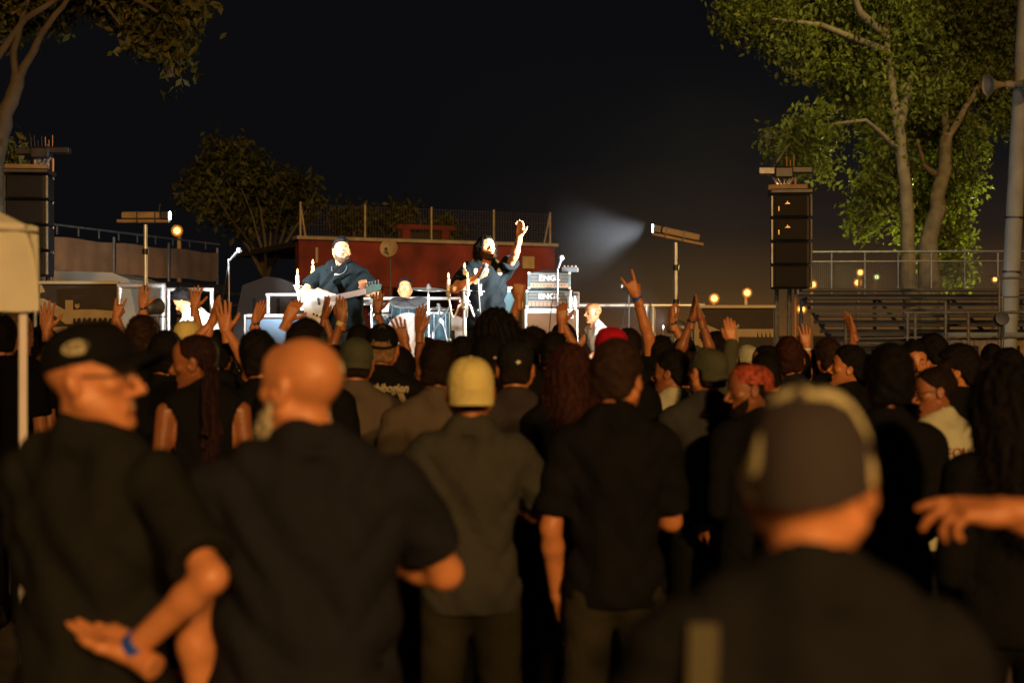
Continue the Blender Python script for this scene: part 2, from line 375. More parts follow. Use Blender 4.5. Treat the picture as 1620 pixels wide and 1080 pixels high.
def cap_parts(parent, Mh, mats, backward=False, opening=False, logo=None, brimlen=.072, fitted=False, grow=0., drop=0., brim_mat=None):
    """baseball cap in head space: dome, brim, button, band"""
    yaw = pi if backward else 0
    cap_e = []
    n, mrow = 48, 12; rx, ry, rz, cz, cy0 = .0845+grow, .1050+grow, .093+grow+drop, .033-drop, -.012
    vs = []; fs = []; tilt = R(9)
    Rt = Matrix.Rotation(tilt if not backward else tilt, 3, 'X')
    for r in range(mrow+1):
        a = (r/mrow)*pi/2
        for k in range(n):
            t = 2*pi*k/n; seam = abs(((t/(2*pi)*6+.5) % 1)-.5); g = -.0022*max(0, 1-seam*14)
            fr = max(0, cos(t-pi/2+yaw))
            c = max(cos(a), .0)**.72; bulge = 1+fr*(.075+.05*sin(a*1.6))
            v = Vector(((rx+g)*cos(t)*c*(1+(bulge-1)*.4), (ry+g)*sin(t)*c*bulge, (rz+g)*sin(a)*(1+.06*fr*cos(a))))
            vs.append(Rt @ v+Vector((0, cy0, cz)))
    def opn(r, k):
        if not opening: return False
        t = 2*pi*(k+.5)/n; back = cos(t-(-pi/2 if not backward else pi/2))
        return back > .82 and r < 3 and (r < 2 or back > .92)
    for r in range(mrow):
        for k in range(n):
            if opn(r, k): continue
            fs.append((r*n+k, r*n+(k+1) % n, (r+1)*n+(k+1) % n, (r+1)*n+k))
    # inner rim so the cloth has an edge
    b0 = len(vs)
    for k in range(n):
        t = 2*pi*k/n; vs.append(Rt @ Vector(((rx-.006)*cos(t), (ry-.006)*sin(t), .004))+Vector((0, cy0, cz)))
    for k in range(n): fs.append((k, b0+k, b0+(k+1) % n, (k+1) % n))
    mb = MB(); mb.add([Mh @ v for v in vs], fs); dome = mb.build('cap_crown', mats, parent, True)
    # brim
    vs = []; fs = []; nb, nr = 18, 5
    for layer in (0, 1):
        for i in range(nb+1):
            a = -1.12+2.24*i/nb
            for j in range(nr+1):
                u = j/nr; ext = brimlen*u*cos(a*.62)**1.1
                x = rx*sin(a)*(1+.02*u); y = ry*1.07*cos(a)+ext; z = .004-.030*u*u*.5-.10*abs(sin(a))**2*(.06+.20*u)-layer*.0035
                v = Vector((x, y, z))
                if backward: v = Vector((-v.x, -v.y, v.z-.35*ext))
                vs.append(Mh @ (Rt @ v+Vector((0, cy0, cz))))
    L = (nb+1)*(nr+1)
    for i in range(nb):
        for j in range(nr):
            a = i*(nr+1)+j; q = (a, a+1, a+nr+2, a+nr+1); fs.append(q); fs.append(tuple(L+t for t in q[::-1]))
    edge = [i*(nr+1)+nr for i in range(nb+1)]
    for a, b in zip(edge[:-1], edge[1:]): fs.append((a, a+L, b+L, b))
    for e_ in (0, nb): 
        for j in range(nr): a = e_*(nr+1)+j; fs.append((a, a+1, a+1+L, a+L))
    mb = MB(); mb.add(vs, fs); mb.build('cap_brim', brim_mat or mats, parent, True)
    mb = MB(); mb.lathe([(.0001, .006), (.005, .005), (.008, .001), (.008, -.002)][::-1], Mh @ (Rt @ Vector((0, 0, rz))+Vector((0, cy0, cz))), 10); mb.build('cap_button', mats, parent, True)
    if opening:
        pts = []
        for i in range(9):
            t = (-pi/2 if not backward else pi/2)+(-.62+1.24*i/8); pts.append(Mh @ (Rt @ Vector((rx*cos(t)*1.01, ry*sin(t)*1.01, .006))+Vector((0, cy0, cz))))
        mb = MB(); mb.tube(pts, .007, 6); mb.build('cap_strap', mats, parent, True)
    if logo:
        kind, az, el, w_, m = logo
        t = az; 
        def on(t, a, g=.0015): 
            c = max(cos(a), 0)**.72; return Mh @ (Rt @ Vector(((rx+g)*cos(t)*c, (ry+g)*sin(t)*c, (rz+g)*sin(a)))+Vector((0, cy0, cz)))
        mb = MB(); K = 20
        if kind == 'oval':
            prof = [(.0, .0), (.6, .0), (.85, .0), (1, 0)]
            vs = [on(t, el, .002)]; fs = []
            for q in (.5, 1):
                for k in range(K):
                    an = 2*pi*k/K; vs.append(on(t+w_/rx*cos(an)*q, el+w_*.55/rz*sin(an)*q, .002 if q < 1 else .001))
            fs = [(0, 1+k, 1+(k+1) % K) for k in range(K)]+[(1+k, 1+K+k, 1+K+(k+1) % K, 1+(k+1) % K) for k in range(K)]
            mb.add(vs, fs); o = mb.build('emblem', m[0], parent, True)
            for q in (-.5, 0, .5):
                vs = [on(t+w_/rx*q, el, .004)]; fs = []
                for k in range(12):
                    an = 2*pi*k/12; vs.append(on(t+w_/rx*(q+.19*cos(an)), el+w_*.30/rz*sin(an), .003))
                fs = [(0, 1+k, 1+(k+1) % 12) for k in range(12)]; mb2 = MB(); mb2.add(vs, fs); mb2.build('emblem_dot', m[1], o, True)
        else:
            vs = [on(t, el, .002)]
            for k in range(10):
                an = 2*pi*k/10; q = 1 if k % 2 else .55
                vs.append(on(t+w_/rx*cos(an)*q, el+w_*.7/rz*sin(an)*q, .002))
            mb.add(vs, [(0, 1+k, 1+(k+1) % 10) for k in range(10)]); mb.build('emblem', m[0], parent, True)
    return dome

def hand_vf(pose, res):
    key = ('hand', pose, res)
    if key in CACHE: return CACHE[key]
    f = Field(axis(-.085, .105, res), axis(-.05, .10, res), axis(-.08, .22, res))
    cur = dict(open=(.10, .06, .08, .12), flat=(.04, .03, .03, .05), relaxed=(.45, .5, .55, .6), reach=(.20, .45, .75, .9), fist=(1.55, 1.6, 1.6, 1.6), horns=(.10, 1.6, 1.6, .12), grip=(1.3, 1.35, 1.35, 1.4), claw=(.7, .65, .7, .8))[pose]
    spr = dict(open=.16, flat=.03, relaxed=.06, reach=.15, fist=0, horns=.14, grip=0, claw=.15)[pose]
    f.cap((0, 0, -.07), (0, 0, .0), .028, .0255, .02); 
    for i, x in enumerate((.030, .010, -.010, -.029)):
        f.cap((x*.5, 0, .005), (x, 0, .082-abs(i-1)*.004), .016, .0115, .016)
    f.ell((.022, .010, .030), (.016, .014, .030), .015); f.ell((-.022, .008, .030), (.013, .012, .032), .015)
    f.ell((0, .018, .05), (.02, .008, .03), .012, 'sub')
    for i, (x, L) in enumerate(((.030, .074), (.010, .083), (-.010, .076), (-.029, .060))):
        p = Vector((x, 0, .084-abs(i-1)*.004)); a = 0; sp = (1.5-i)*spr*.8
        for sgm, (frc, r0, r1, kc) in enumerate(((.45, .0098, .0090, .85), (.30, .0090, .0084, 1.0), (.25, .0084, .0072, .8))):
            a += cur[i]*kc; d = Vector((sin(sp)*cos(a), sin(a), cos(sp)*cos(a))); q = p+d*L*frc
            f.cap(p, q, r0, r1, .004); p = q
    if pose in ('fist', 'grip', 'horns'): th = [(.026, .010, .018), (.040, .030, .045), (.022, .046, .066), (.004, .048, .070)]
    elif pose == 'flat': th = [(.024, .006, .015), (.044, .012, .045), (.050, .014, .075), (.052, .014, .095)]
    else: th = [(.024, .006, .015), (.052, .016, .040), (.072, .022, .066), (.084, .026, .086)]
    for a, b, r0, r1 in zip(th[:-1], th[1:], (.0145, .0115, .0102), (.0115, .0102, .0080)): f.cap(a, b, r0, r1, .008)
    CACHE[key] = f.mesh(); return CACHE[key]
# ---------------------------------------------------------------- people
EYEMB = eyes_vf()
NPERS = [0]
def ik(S, Wt, a, b, pole):
    v = Wt-S; L = v.length; st = 1.0
    if L > (a+b)*.995:
        st = min(L/((a+b)*.995), 1.12); a *= st; b *= st
        if L > (a+b)*.995: Wt = S+v.normalized()*(a+b)*.995; v = Wt-S; L = v.length
    L = max(L, abs(a-b)+.02); ca = (a*a+L*L-b*b)/(2*a*L); ca = max(-1, min(1, ca)); h = a*math.sqrt(max(0, 1-ca*ca))
    d = v.normalized(); pl = pole-d*pole.dot(d); pl = pl.normalized() if pl.length > 1e-5 else d.orthogonal().normalized()
    return S+d*a*ca+pl*h, S+d*L
def person(px, top, d, label, yaw=0, hy=0, hp=0, hr=0, base=0., s=None, bulk=1., belly=1., skn='skin0', hair='short', hcol='hdbrown', beard=None,
           cap=None, shirt='black', sleeve='short', trousers='black2', arms={}, lean=0, sit=False, res='lo', fem=False, group='people in the audience',
           extra=None, fold=.004, cat='person', sh_w=1., neck_r=1., xoff=0, loose=1., shirt_mat=None, slv=.66, arm_s=1., chair=0):
    NPERS[0] += 1; seed = NPERS[0]; rr = random.Random(seed)
    rh, rb, rc, rhair = dict(hi=(.0048, .0105, .0085, .0048), mid=(.0058, .013, .0115, .006), lo=(.0085, .019, .0165, .0085))[res]
    if res != 'hi' and not sit and hp == 0: hp = rr.uniform(-9, 7); hr = hr or rr.uniform(-7, 7); yaw += rr.uniform(-7, 7)
    yaw = R(yaw); lean = R(lean)
    RL = Matrix.Rotation(-lean, 3, 'X'); piv = Vector((0, 0, .98))
    T = lambda p: (RL @ (Vector(p)-piv)+piv) if p[2] > .96 else Vector(p)
    neck = T((0, -.022, 1.495))
    Mh = Matrix.Translation(neck) @ RL.to_4x4() @ Matrix.Rotation(R(hy), 4, 'Z') @ Matrix.Rotation(-R(hp), 4, 'X') @ Matrix.Rotation(R(hr), 4, 'Y') @ Matrix.Translation((0, .024, .130))
    topz = (Mh @ Vector((0, 0, .118))).z + (.022 if cap else {'curly': .05, 'thick': .04, 'mane': .04, 'messy': .03, 'bun': .04, 'bald': 0, 'buzz': .006, 'fringe': 0, 'short': .02}.get(hair, .022))
    sz = -.46 if sit else 0
    if s is None: s = (Z(top, d)-base)/(topz+sz)
    elif sit: base = Z(top, d)-(topz+sz)*s
    hx = X(px, d); y0 = d
    hw = Matrix.Rotation(yaw, 3, 'Z') @ (Mh @ Vector((0, 0, .0)))*s
    loc = Vector((hx-hw.x+xoff, y0-hw.y*1.0, base+sz*s))
    E = empty('person', loc, yaw, label, cat, group, s)
    MW = Matrix.Translation(loc) @ Matrix.Rotation(yaw, 4, 'Z') @ Matrix.Scale(s, 4); MI = MW.inverted()
    # joints
    J = {}; b = bulk
    sw = .178*(1+.55*(b-1))*sh_w*(.93 if fem else 1)
    if sit: hipz, kn, an = .94, (.16, .40, .92), (.17, .38, .54)
    else: hipz, kn, an = .93, (.105, .02, .50), (.115, -.01, .09)
    for sd, nm in ((1, 'R'), (-1, 'L')):
        Sh = T((sd*sw, -.008, 1.398)); J['S'+nm] = Sh
        A = arms.get(nm, {})
        if 'to' in A:
            Wt = MI @ Vector(A['to']); pole = Vector(A.get('pole', (sd*.6, -.5, -.7)))
            if Wt.z > Sh.z+.1 and 'pole' not in A: pole = Vector((sd*.8, -.2, -.25)); Sh = Sh+Vector((-sd*.012, 0, .035)); J['S'+nm] = Sh
            el, wr = ik(Sh, Wt, .285, .262, pole)
        else:
            u = Vector(A.get('u', (sd*.10, -.05, -1))).normalized(); f_ = Vector(A.get('f', (-sd*.18, .80, -.50))).normalized()
            el = Sh+u*.285; wr = el+f_*.262
        J['E'+nm] = el; J['W'+nm] = wr
    # ---- body: trunk, neck, arms, legs
    allx = [J[k].x for k in ('SL', 'SR', 'EL', 'ER', 'WL', 'WR')]+[.2*b, -.2*b]
    ally = [J[k].y for k in ('SL', 'SR', 'EL', 'ER', 'WL', 'WR')]+[.17*b, -.17*b, (.5 if sit else 0), neck.y-.1, neck.y+.1]
    allz = [J[k].z for k in ('EL', 'ER', 'WL', 'WR')]
    x0, x1, y0_, y1 = min(allx)-.09, max(allx)+.09, min(ally)-.09, max(ally)+.09
    zt = max(allz+[neck.z+.06])+.08
    lo_z = axis(.45 if sit else .0, .88, rb*1.6); zs = np.concatenate([lo_z, axis(lo_z[-1]+rb*1.3, zt, rb)])
    f = Field(axis(x0, x1, rb), axis(y0_, y1, rb), zs)
    def torso(f, g, bb, bl):
        rt = RL.to_4x4()
        f.ell(T((0, -.005, hipz+.01)), (.150*bb+g, .098*bb+g, .125+g), .05)
        f.ell(T((0, .005*bl+.02*(bl-1), 1.10)), (.138*bb*(.6+.4*bl)+g, .095*bb*bl+g, .17+g), .05, rot=rt)
        f.ell(T((0, -.003, 1.29)), (.158*bb+g, .104*bb+g, .175+g), .05, rot=rt)
        f.cap(J['SL']*.84+T((0, 0, 1.40))*.16, J['SR']*.84+T((0, 0, 1.40))*.16, .048+g, .048+g, .05)
        for nm in 'LR': f.cap(neck+RL@Vector((0, -.005, .012)), J['S'+nm]*.80+neck*.20, .040*b**.5+g, .040+g, .05)
    torso(f, -.020, b, belly)
    f.cap(T((0, .004, 1.46)), neck+(Mh@Vector((0, -.02, -.08))-neck)*.9, .058*b**.35, .053*b**.35, .03)
    ab = (b-1)*.35+1; aa = ab*arm_s
    for nm in 'LR':
        S, E_, W = J['S'+nm], J['E'+nm], J['W'+nm]
        f.cap(S, E_, .047*aa, .037*aa, .02); m_ = E_.lerp(W, .28)
        f.cap(E_, m_, .037*aa, .0385*aa, .02); f.cap(m_, W, .0385*aa, .0265, .02)
    for sd in (-1, 1):
        h_, k_, a_ = (sd*.088, 0, hipz-.02), (sd*kn[0], kn[1], kn[2]), (sd*an[0], an[1], an[2])
        f.cap(h_, k_, .078*ab, .054, .03); f.cap(k_, a_, .054, .036, .02)
    parts = [f.mesh()]
    hv, hf = head_vf(rh, fem)
    parts.append((xform(hv, Mh), hf))
    for nm, sd in (('R', 1), ('L', -1)):
        A = arms.get(nm, {}); W = J['W'+nm]; f_ = (W-J['E'+nm]).normalized()
        if res == 'lo' and not A: hres = .0085
        else: hres = .0045 if res != 'lo' else .0055
        V, F = hand_vf(A.get('hand', 'relaxed'), hres)
        if sd < 0: V = V*np.array([-1, 1, 1]); F = F[:, ::-1]
        hd = Vector(A['hd']) if 'hd' in A else f_
        if 'hd' in A: hd = (MI.to_3x3() @ hd).normalized()
        n = Vector(A['n']) if 'n' in A else (Vector((0, 1, 0)) if W.z > J['S'+nm].z else Vector((-sd, .15, 0)))
        if 'n' in A: n = (MI.to_3x3() @ n).normalized()
        n = n-hd*n.dot(hd); n = n.normalized() if n.length > 1e-3 else hd.orthogonal().normalized(); xx = n.cross(hd)
        Mx = Matrix(((xx.x, n.x, hd.x, W.x), (xx.y, n.y, hd.y, W.y), (xx.z, n.z, hd.z, W.z), (0, 0, 0, 1)))
        parts.append((xform(V*A.get('hs', 1.03), Mx), F)); J['H'+nm] = Mx
    V, F = join(parts)
    body = link('body', mesh_np(V, F), M[skn], E)
    mb = MB(); mb.add([Mh @ Vector(v) for v in EYEMB.v], EYEMB.f)
    if res != 'lo' or abs(hy) > 60: mb.build('eye', M['eye'], E, True); m2 = MB(); [m2.lathe([(.0001, 0), (.0055, 0), (.0001, .0012)], Mh @ Vector((q*.031, .0861, .003)), 8, (Mh.to_3x3() @ Matrix.Rotation(R(-90), 3, 'X'))) for q in (-1, 1)]; m2.build('iris', M['iris'], E)
    if res != 'lo' and not cap:
        for q in (-1, 1): m3 = MB(); m3.tube([Mh @ Vector(p) for p in ((q*.016, .094, .031), (q*.032, .088, .036), (q*.048, .074, .030))], [.003, .004, .002], 6); m3.build('eyebrow', M[hcol], E)
    # ---- hair, beard, cap
    if hair and hair != 'bald':
        hs = hair if not cap or hair in ('long', 'mane', 'braids') else 'buzz'
        hv, hf = hair_vf(hs, rhair); link('hair', mesh_np(xform(hv, Mh), hf), M[hcol], E)
    if beard: hv, hf = beard_vf(rhair, beard[1]); link('beard', mesh_np(xform(hv, Mh), hf), M[beard[0]], E)
    if cap: cap_parts(E, Mh, cap[0], **cap[1])
    # ---- shirt
    g = .016*loose
    zb = .80 if not sit else .9
    fx0, fx1 = x0-.02, x1+.02
    f = Field(axis(fx0, fx1, rc), axis(y0_-.02, y1+.02, rc), axis(zb-.03, min(zt, max(neck.z+.06, (J['EL'].z if sleeve != 'none' else 0)+.09, (J['ER'].z if sleeve != 'none' else 0)+.09, (zt if sleeve == 'long' else 0)))+.02, rc))
    torso(f, g, b, belly)
    if not sit: f.ell((0, 0, .90), (.155*b+g, .108*b*(.5+.5*belly)+g, .13), .06)
    ph = rr.random()*6; A_ = fold
    f.disp(A_, lambda x, y, z: np.sin(x*26+2.2*np.sin(z*8+ph)+ph)*np.sin(z*11+3*np.sin(x*9+ph)+y*10)+.6*np.sin(x*52+z*19+ph*2+1.5*np.sin(z*15))+.9*(1-2*np.abs(np.sin(x*11+z*8+ph+1.2*np.sin(z*6+x*5))))*np.exp(-((z-1.12)/.16)**2)+.8*(1-2*np.abs(np.sin(z*21-np.abs(x)*26+ph)))*np.exp(-((np.abs(x)-.15)/.06)**2))
    if not sit or lean < .3: f.plane((0, 0, zb+.05), (0, 0, -1))
    for nm in 'LR':
        S, E_, W = J['S'+nm], J['E'+nm], J['W'+nm]
        if sleeve == 'none':
            f.cap(S+(E_-S)*.12, E_, .085, .085, .01, 'sub'); continue
        fr = slv if sleeve == 'short' else 1.0
        u = (E_-S).normalized(); end = S+(E_-S)*fr
        a, b_ = np.array(S), np.array(end+u*.03); r0, r1 = (.056*ab+g*.3, .060*ab+g*.8) if sleeve == 'short' else (.058*ab+g*.3, .050*ab+g*.3)
        m_ = r1+.06; q = f.sl(np.minimum(a, b_)-m_, np.maximum(a, b_)+m_); x, y, z = f.grid(q)
        bb = b_-a; L = bb@bb; t = np.clip(((x-a[0])*bb[0]+(y-a[1])*bb[1]+(z-a[2])*bb[2])/L, 0, 1)
        D = np.sqrt((x-a[0]-t*bb[0])**2+(y-a[1]-t*bb[1])**2+(z-a[2]-t*bb[2])**2)-(r0+(r1-r0)*t)
        D = D+A_*.5*np.sin(z*60+x*30+ph)
        if sleeve == 'short': D = np.maximum(D, (x-end.x)*u.x+(y-end.y)*u.y+(z-end.z)*u.z)
        f.put(q, D, .025, 'add')
        if sleeve == 'long':
            We = E_.lerp(W, .93); f.cap(E_, We, .050*ab+g*.3, .036+g*.4, .02)
    nb = T((0, -.006, 1.462)); nt_ = neck+RL@Vector((0, .02, .10))
    cr = .060*b**.35*neck_r
    # collar rib then opening
    cen = neck+RL@Vector((0, .002, -.024)); 
    for k in range(14):
        a0, a1 = 2*pi*k/14, 2*pi*(k+1)/14; q = [cen+RL@Vector((cos(a)*(cr+.012), sin(a)*(cr+.014)+.006, -.022*sin(a)-.004)) for a in (a0, a1)]
        f.cap(q[0], q[1], .009, .009, .012)
    f.cap(nb, nt_, cr, cr, .006, 'sub')
    sv, sf = f.mesh()
    shirt_o = link('shirt', mesh_np(sv, sf), shirt_mat or M[shirt], E)
    # ---- trousers and shoes
    rt_ = rc*1.25
    f = Field(axis(-.30*b, .30*b, rt_), axis(-.2*b, (.55 if sit else .2*b), rt_), axis(.50 if sit else .03, 1.06, rt_*1.2))
    f.ell((0, -.004, hipz+.01), (.160*b, .112*b, .14), .04)
    for sd in (-1, 1):
        h_, k_, a_ = (sd*.090, 0, hipz-.04), (sd*kn[0], kn[1], kn[2]), (sd*an[0], an[1], an[2]-.03)
        f.cap(h_, k_, .092*ab, .074, .03); f.cap(k_, a_, .074, .066, .03)
    f.disp(.003, lambda x, y, z: np.sin(z*40+x*20+ph)*np.sin(x*30+z*13))
    f.plane((0, 0, (.56 if sit else .065)), (0, 0, -1)); f.plane((0, 0, 1.02), (0, 0, 1))
    tv, tf = f.mesh(); link('trousers', mesh_np(tv, tf), M[trousers], E)
    if 'shoe' not in CACHE:
        f = Field(axis(-.07, .07, .009), axis(-.1, .22, .009), axis(-.01, .13, .009))
        f.cap((0, -.03, .035), (0, .14, .028), .042, .040, .03); f.cap((0, -.03, .04), (0, -.02, .10), .042, .045, .03); f.plane((0, 0, .002), (0, 0, -1)); f.plane((0, 0, .11), (0, 0, 1))
        v_, f_ = f.mesh(); CACHE['shoe'] = mesh_np(v_, f_); CACHE['shoe'].materials.append(M['shoe'])
    for sd in (-1, 1):
        o = link('shoe', CACHE['shoe'], None, E); o.location = (sd*an[0], an[1]+.02, an[2]-.09); o.rotation_euler = (0, 0, -sd*R(8))
    # ---- wrist bands
    for nm in 'LR':
        A = arms.get(nm, {})
        if A.get('band'):
            W, E_ = J['W'+nm], J['E'+nm]; dd = (E_-W).normalized(); wd = A.get('bw', .016)
            u = dd.orthogonal().normalized(); rot = Matrix((u, dd.cross(u), dd)).transposed()
            mb = MB(); mb.lathe([(.0270, -.002), (.0325, 0), (.0335, wd*.5), (.0325, wd), (.0270, wd+.002)], W+dd*.012, 18, rot); mb.build('wristband', M[A['band']], E, True)
        if A.get('mic'): 
            Mx = J['H'+nm]; mb = MB(); ax = Mx.to_3x3() @ Vector((1, 0, 0)); c0 = Mx @ Vector((.0, .035, .075)); sg = -1 if nm == 'L' else 1
            mb.tube([c0-ax*.07*sg, c0+ax*.08*sg], [.010, .015], 10)
            o = mb.build('microphone_handle', M['blackp'], None, True)
    if extra: extra(E, Mh, J, (sv, sf), T, RL)
    return E, J, Mh, MW

def back_points(sv, xs_z):
    """points on the back of a shirt (largest -y) for given (x, z)"""
    out = []
    for x, z in xs_z:
        dd = (sv[:, 0]-x)**2+(sv[:, 2]-z)**2; m = dd < .022**2
        if m.any(): i = np.argmin(np.where(m, sv[:, 1], 9)); out.append(Vector((x, float(sv[i, 1]), z)))
    return out
def strap_part(E, pts, wd, m, name='strap', th=.004, side=(1, 0, 0)):
    vs = []; n = len(pts); sd = Vector(side)
    for p in pts: vs += [p-sd*wd+Vector((0, -th, 0)), p+sd*wd+Vector((0, -th, 0)), p+sd*wd+Vector((0, th, 0)), p-sd*wd+Vector((0, th, 0))]
    fs = [(4*i+a, 4*i+(a+1) % 4, 4*i+4+(a+1) % 4, 4*i+4+a) for i in range(n-1) for a in range(4)]
    mb = MB(); mb.add(vs, fs); return mb.build(name, m, E, True)
# ---------------------------------------------------------------- setting
def noise_ground():
    m = mat('ground', (.10, .085, .06), .95, nscale=3, namt=.45, bump=.8, bscale=25)
    n = 60; vs = []; fs = []
    g = [-900, -300, -120, -60]+[-30+i for i in range(0, 61, 2)]+[60, 120, 300, 900]
    gy = [-120, -40]+[-10+i*1.5 for i in range(0, 40)]+[70, 120, 300, 1200]
    for y in gy:
        for x in g: vs.append((x, y, -.03+rng.random()*.03 if abs(x) < 40 and -12 < y < 50 else -.02))
    w_ = len(g)
    for j in range(len(gy)-1):
        for i in range(w_-1): fs.append((j*w_+i, j*w_+i+1, (j+1)*w_+i+1, (j+1)*w_+i))
    mb = MB(); mb.add(vs, fs); return tag(mb.build('ground', m, None, True), kind='structure')
noise_ground()

STZ = .88
# ---- stage
def stage():
    x0, x1, y0, y1 = X(120, 13.6), X(1130, 13.6), 13.3, 17.6
    E = empty('stage', ((x0+x1)/2, (y0+y1)/2, 0), 0, 'low black festival stage behind the crowd with the band on it', 'stage')
    hw, hd = (x1-x0)/2, (y1-y0)/2; n = 6
    pw = 2*hw/n
    for i in range(n):
        for j in range(3):
            mb = MB(); mb.box((-hw+pw*(i+.5), -hd+2*hd/3*(j+.5), STZ-.05), (pw-.012, 2*hd/3-.012, .10), bev=.006); mb.build('deck_panel', mat('deck', (.05, .045, .04), .7, nscale=5), E)
        mb = MB(); mb.box((-hw+pw*(i+.5), -hd+.03, (STZ-.11)/2), (pw-.02, .03, STZ-.13)); mb.build('skirt_panel', M['black2'], E)
    for i in range(n+1):
        for j in (-1, 0, 1):
            mb = MB(); mb.tube([(-hw+.08+i*(2*hw-.16)/n, j*(hd-.1), 0), (-hw+.08+i*(2*hw-.16)/n, j*(hd-.1), STZ-.11)], .024, 6); mb.build('leg', M['galv'], E)
stage()

# ---- red building
def building():
    A = P(470, 373, 29.8); B = P(874, 386, 32.4); zt = 3.72
    ax = Vector((B.x-A.x, B.y-A.y, 0)); L = ax.length; rz = math.atan2(ax.y, ax.x)
    E = empty('red_building', (A.x, A.y, 0), rz, 'low red building with a wire fence along its flat roof behind the stage', 'building')
    red = mat('red_paint', (.17, .022, .014), .85, nscale=2.0, namt=.45, bump=.3, bscale=20); dk = mat('dark_recess', (.03, .022, .018), .8)
    mb = MB(); mb.box((L/2, 0, 3.20), (L, .25, 1.0)); mb.build('wall', red, E)
    mb = MB(); mb.box((L/2, -.02, 3.71), (L+.12, .34, .07)); mb.build('roof_edge', mat('concrete_edge', (.30, .24, .17), .8, nscale=6), E)
    mb = MB(); mb.box((L/2, 2.6, 3.60), (L-.02, 5.0, .12)); mb.build('roof', dk, E)
    mb = MB(); mb.box((L/2, 1.6, 1.35), (L-.2, .2, 2.68)); mb.build('rear_wall', mat('red_dark', (.12, .02, .015), .85, nscale=3), E)
    for fx in (.0, .33, .62, .80, 1.0):
        mb = MB(); mb.box((L*fx+(.13 if fx == 0 else -.13 if fx == 1 else 0), .02, 1.35), (.22, .22, 2.68)); mb.build('pillar', red, E)
    for i, fx in enumerate((.10, .36, .50)):
        fr = MB(); fr.box((L*fx+.5, 1.46, 2.35), (1.15, .06, .55)); o = fr.build('window', dk, E)
        for q in (-1, 1): mb = MB(); mb.box((L*fx+.5+q*.28, 1.42, 2.35), (.5, .03, .44)); mb.build('pane', mat('glass_dark', (.02, .02, .025), .1), o)
    mb = MB(); mb.box((L*.905, -.02, 1.35), (L*.085, .2, 2.62)); mb.build('wall_pier', mat('plaster', (.22, .16, .09), .85, nscale=4), E)
    pn = MB(); pn.box((L*.885, -.15, 3.30), (.30, .05, .28), bev=.01); pn.build('wall_panel', mat('panel_cream', (.45, .30, .14), .7, nscale=4), E)
    mb = MB(); mb.box((L*.12-.35, -.16, 3.35), (.05, .03, .32)); mb.build('wall_streak_pipe', mat('pipe_pale', (.4, .32, .22), .6), E)
    # roof fence
    F = empty('roof_fence', (A.x, A.y, 3.75), rz, 'tall wire mesh fence on posts along the roof of the red building', 'fence')
    pm = mat('fence_post', (.36, .28, .16), .6, nscale=8)
    for fx in (.012, .25, .505, .755, .99): mb = MB(); mb.tube([(L*fx, 0, 0), (L*fx, 0, .72)], .022, 8); mb.build('post', pm, F)
    for a, b in ((.012, .03), (.99, .965)): mb = MB(); mb.tube([(L*a, 0, .68), (L*b, .0, .0)], .018, 6); mb.build('brace', pm, F)
    wm = mat('wire', (.11, .09, .07), .6, .3)
    mb = MB(); n = 92
    for i in range(n):
        x = L*(.012+.978*i/(n-1)); mb.tube([(x, .01, .02), (x, .01, .68)], .0045, 3, False)
    for k in range(4): mb.tube([(L*.012, .01, .04+k*.21), (L*.99, .01, .04+k*.21)], .004, 3, False)
    tag(mb.build('wire_mesh', wm, F), kind='stuff')
    # red frame structure on the roof
    S = empty('roof_frame', (X(672, 37), 37, 3.6), rz, 'red framed pergola standing on the roof behind the wire fence', 'frame')
    for q in (-1, 1): mb = MB(); mb.box((q*.55, 0, .45), (.22, .2, .9)); mb.build('post', red, S)
    mb = MB(); mb.box((0, 0, .86), (1.6, .25, .12)); mb.build('beam', red, S)
    mb = MB(); mb.box((0, .1, .4), (1.0, .05, .7)); mb.build('back_panel', dk, S)
building()

def dish():
    d = 26; c = P(616, 393, d); E = empty('satellite_dish', (c.x, d, 0), R(-12), 'round cream satellite dish on a pole against the red wall', 'satellite dish')
    mb = MB(); prof = [(.0001, .0), (.07, .008), (.12, .024), (.165, .048), (.168, .046), (.12, .016), (.07, 0), (.0001, -.006)]
    mb.lathe(prof, (0, 0, c.z), 26, Matrix.Rotation(R(80), 3, 'X')); mb.build('reflector', mat('dish', (.42, .33, .18), .6, nscale=6), E, True)
    mb = MB(); mb.tube([(0, .05, 0), (0, .05, c.z-.05), (0, .02, c.z)], .018, 8); mb.build('pole', M['galv'], E, True)
    mb = MB(); mb.tube([(0, 0, c.z-.16), (.0, -.20, c.z-.02)], .008, 6); mb.box((0, -.21, c.z-.02), (.04, .05, .04)); mb.build('feed_arm', M['darkmetal'], E)
dish()

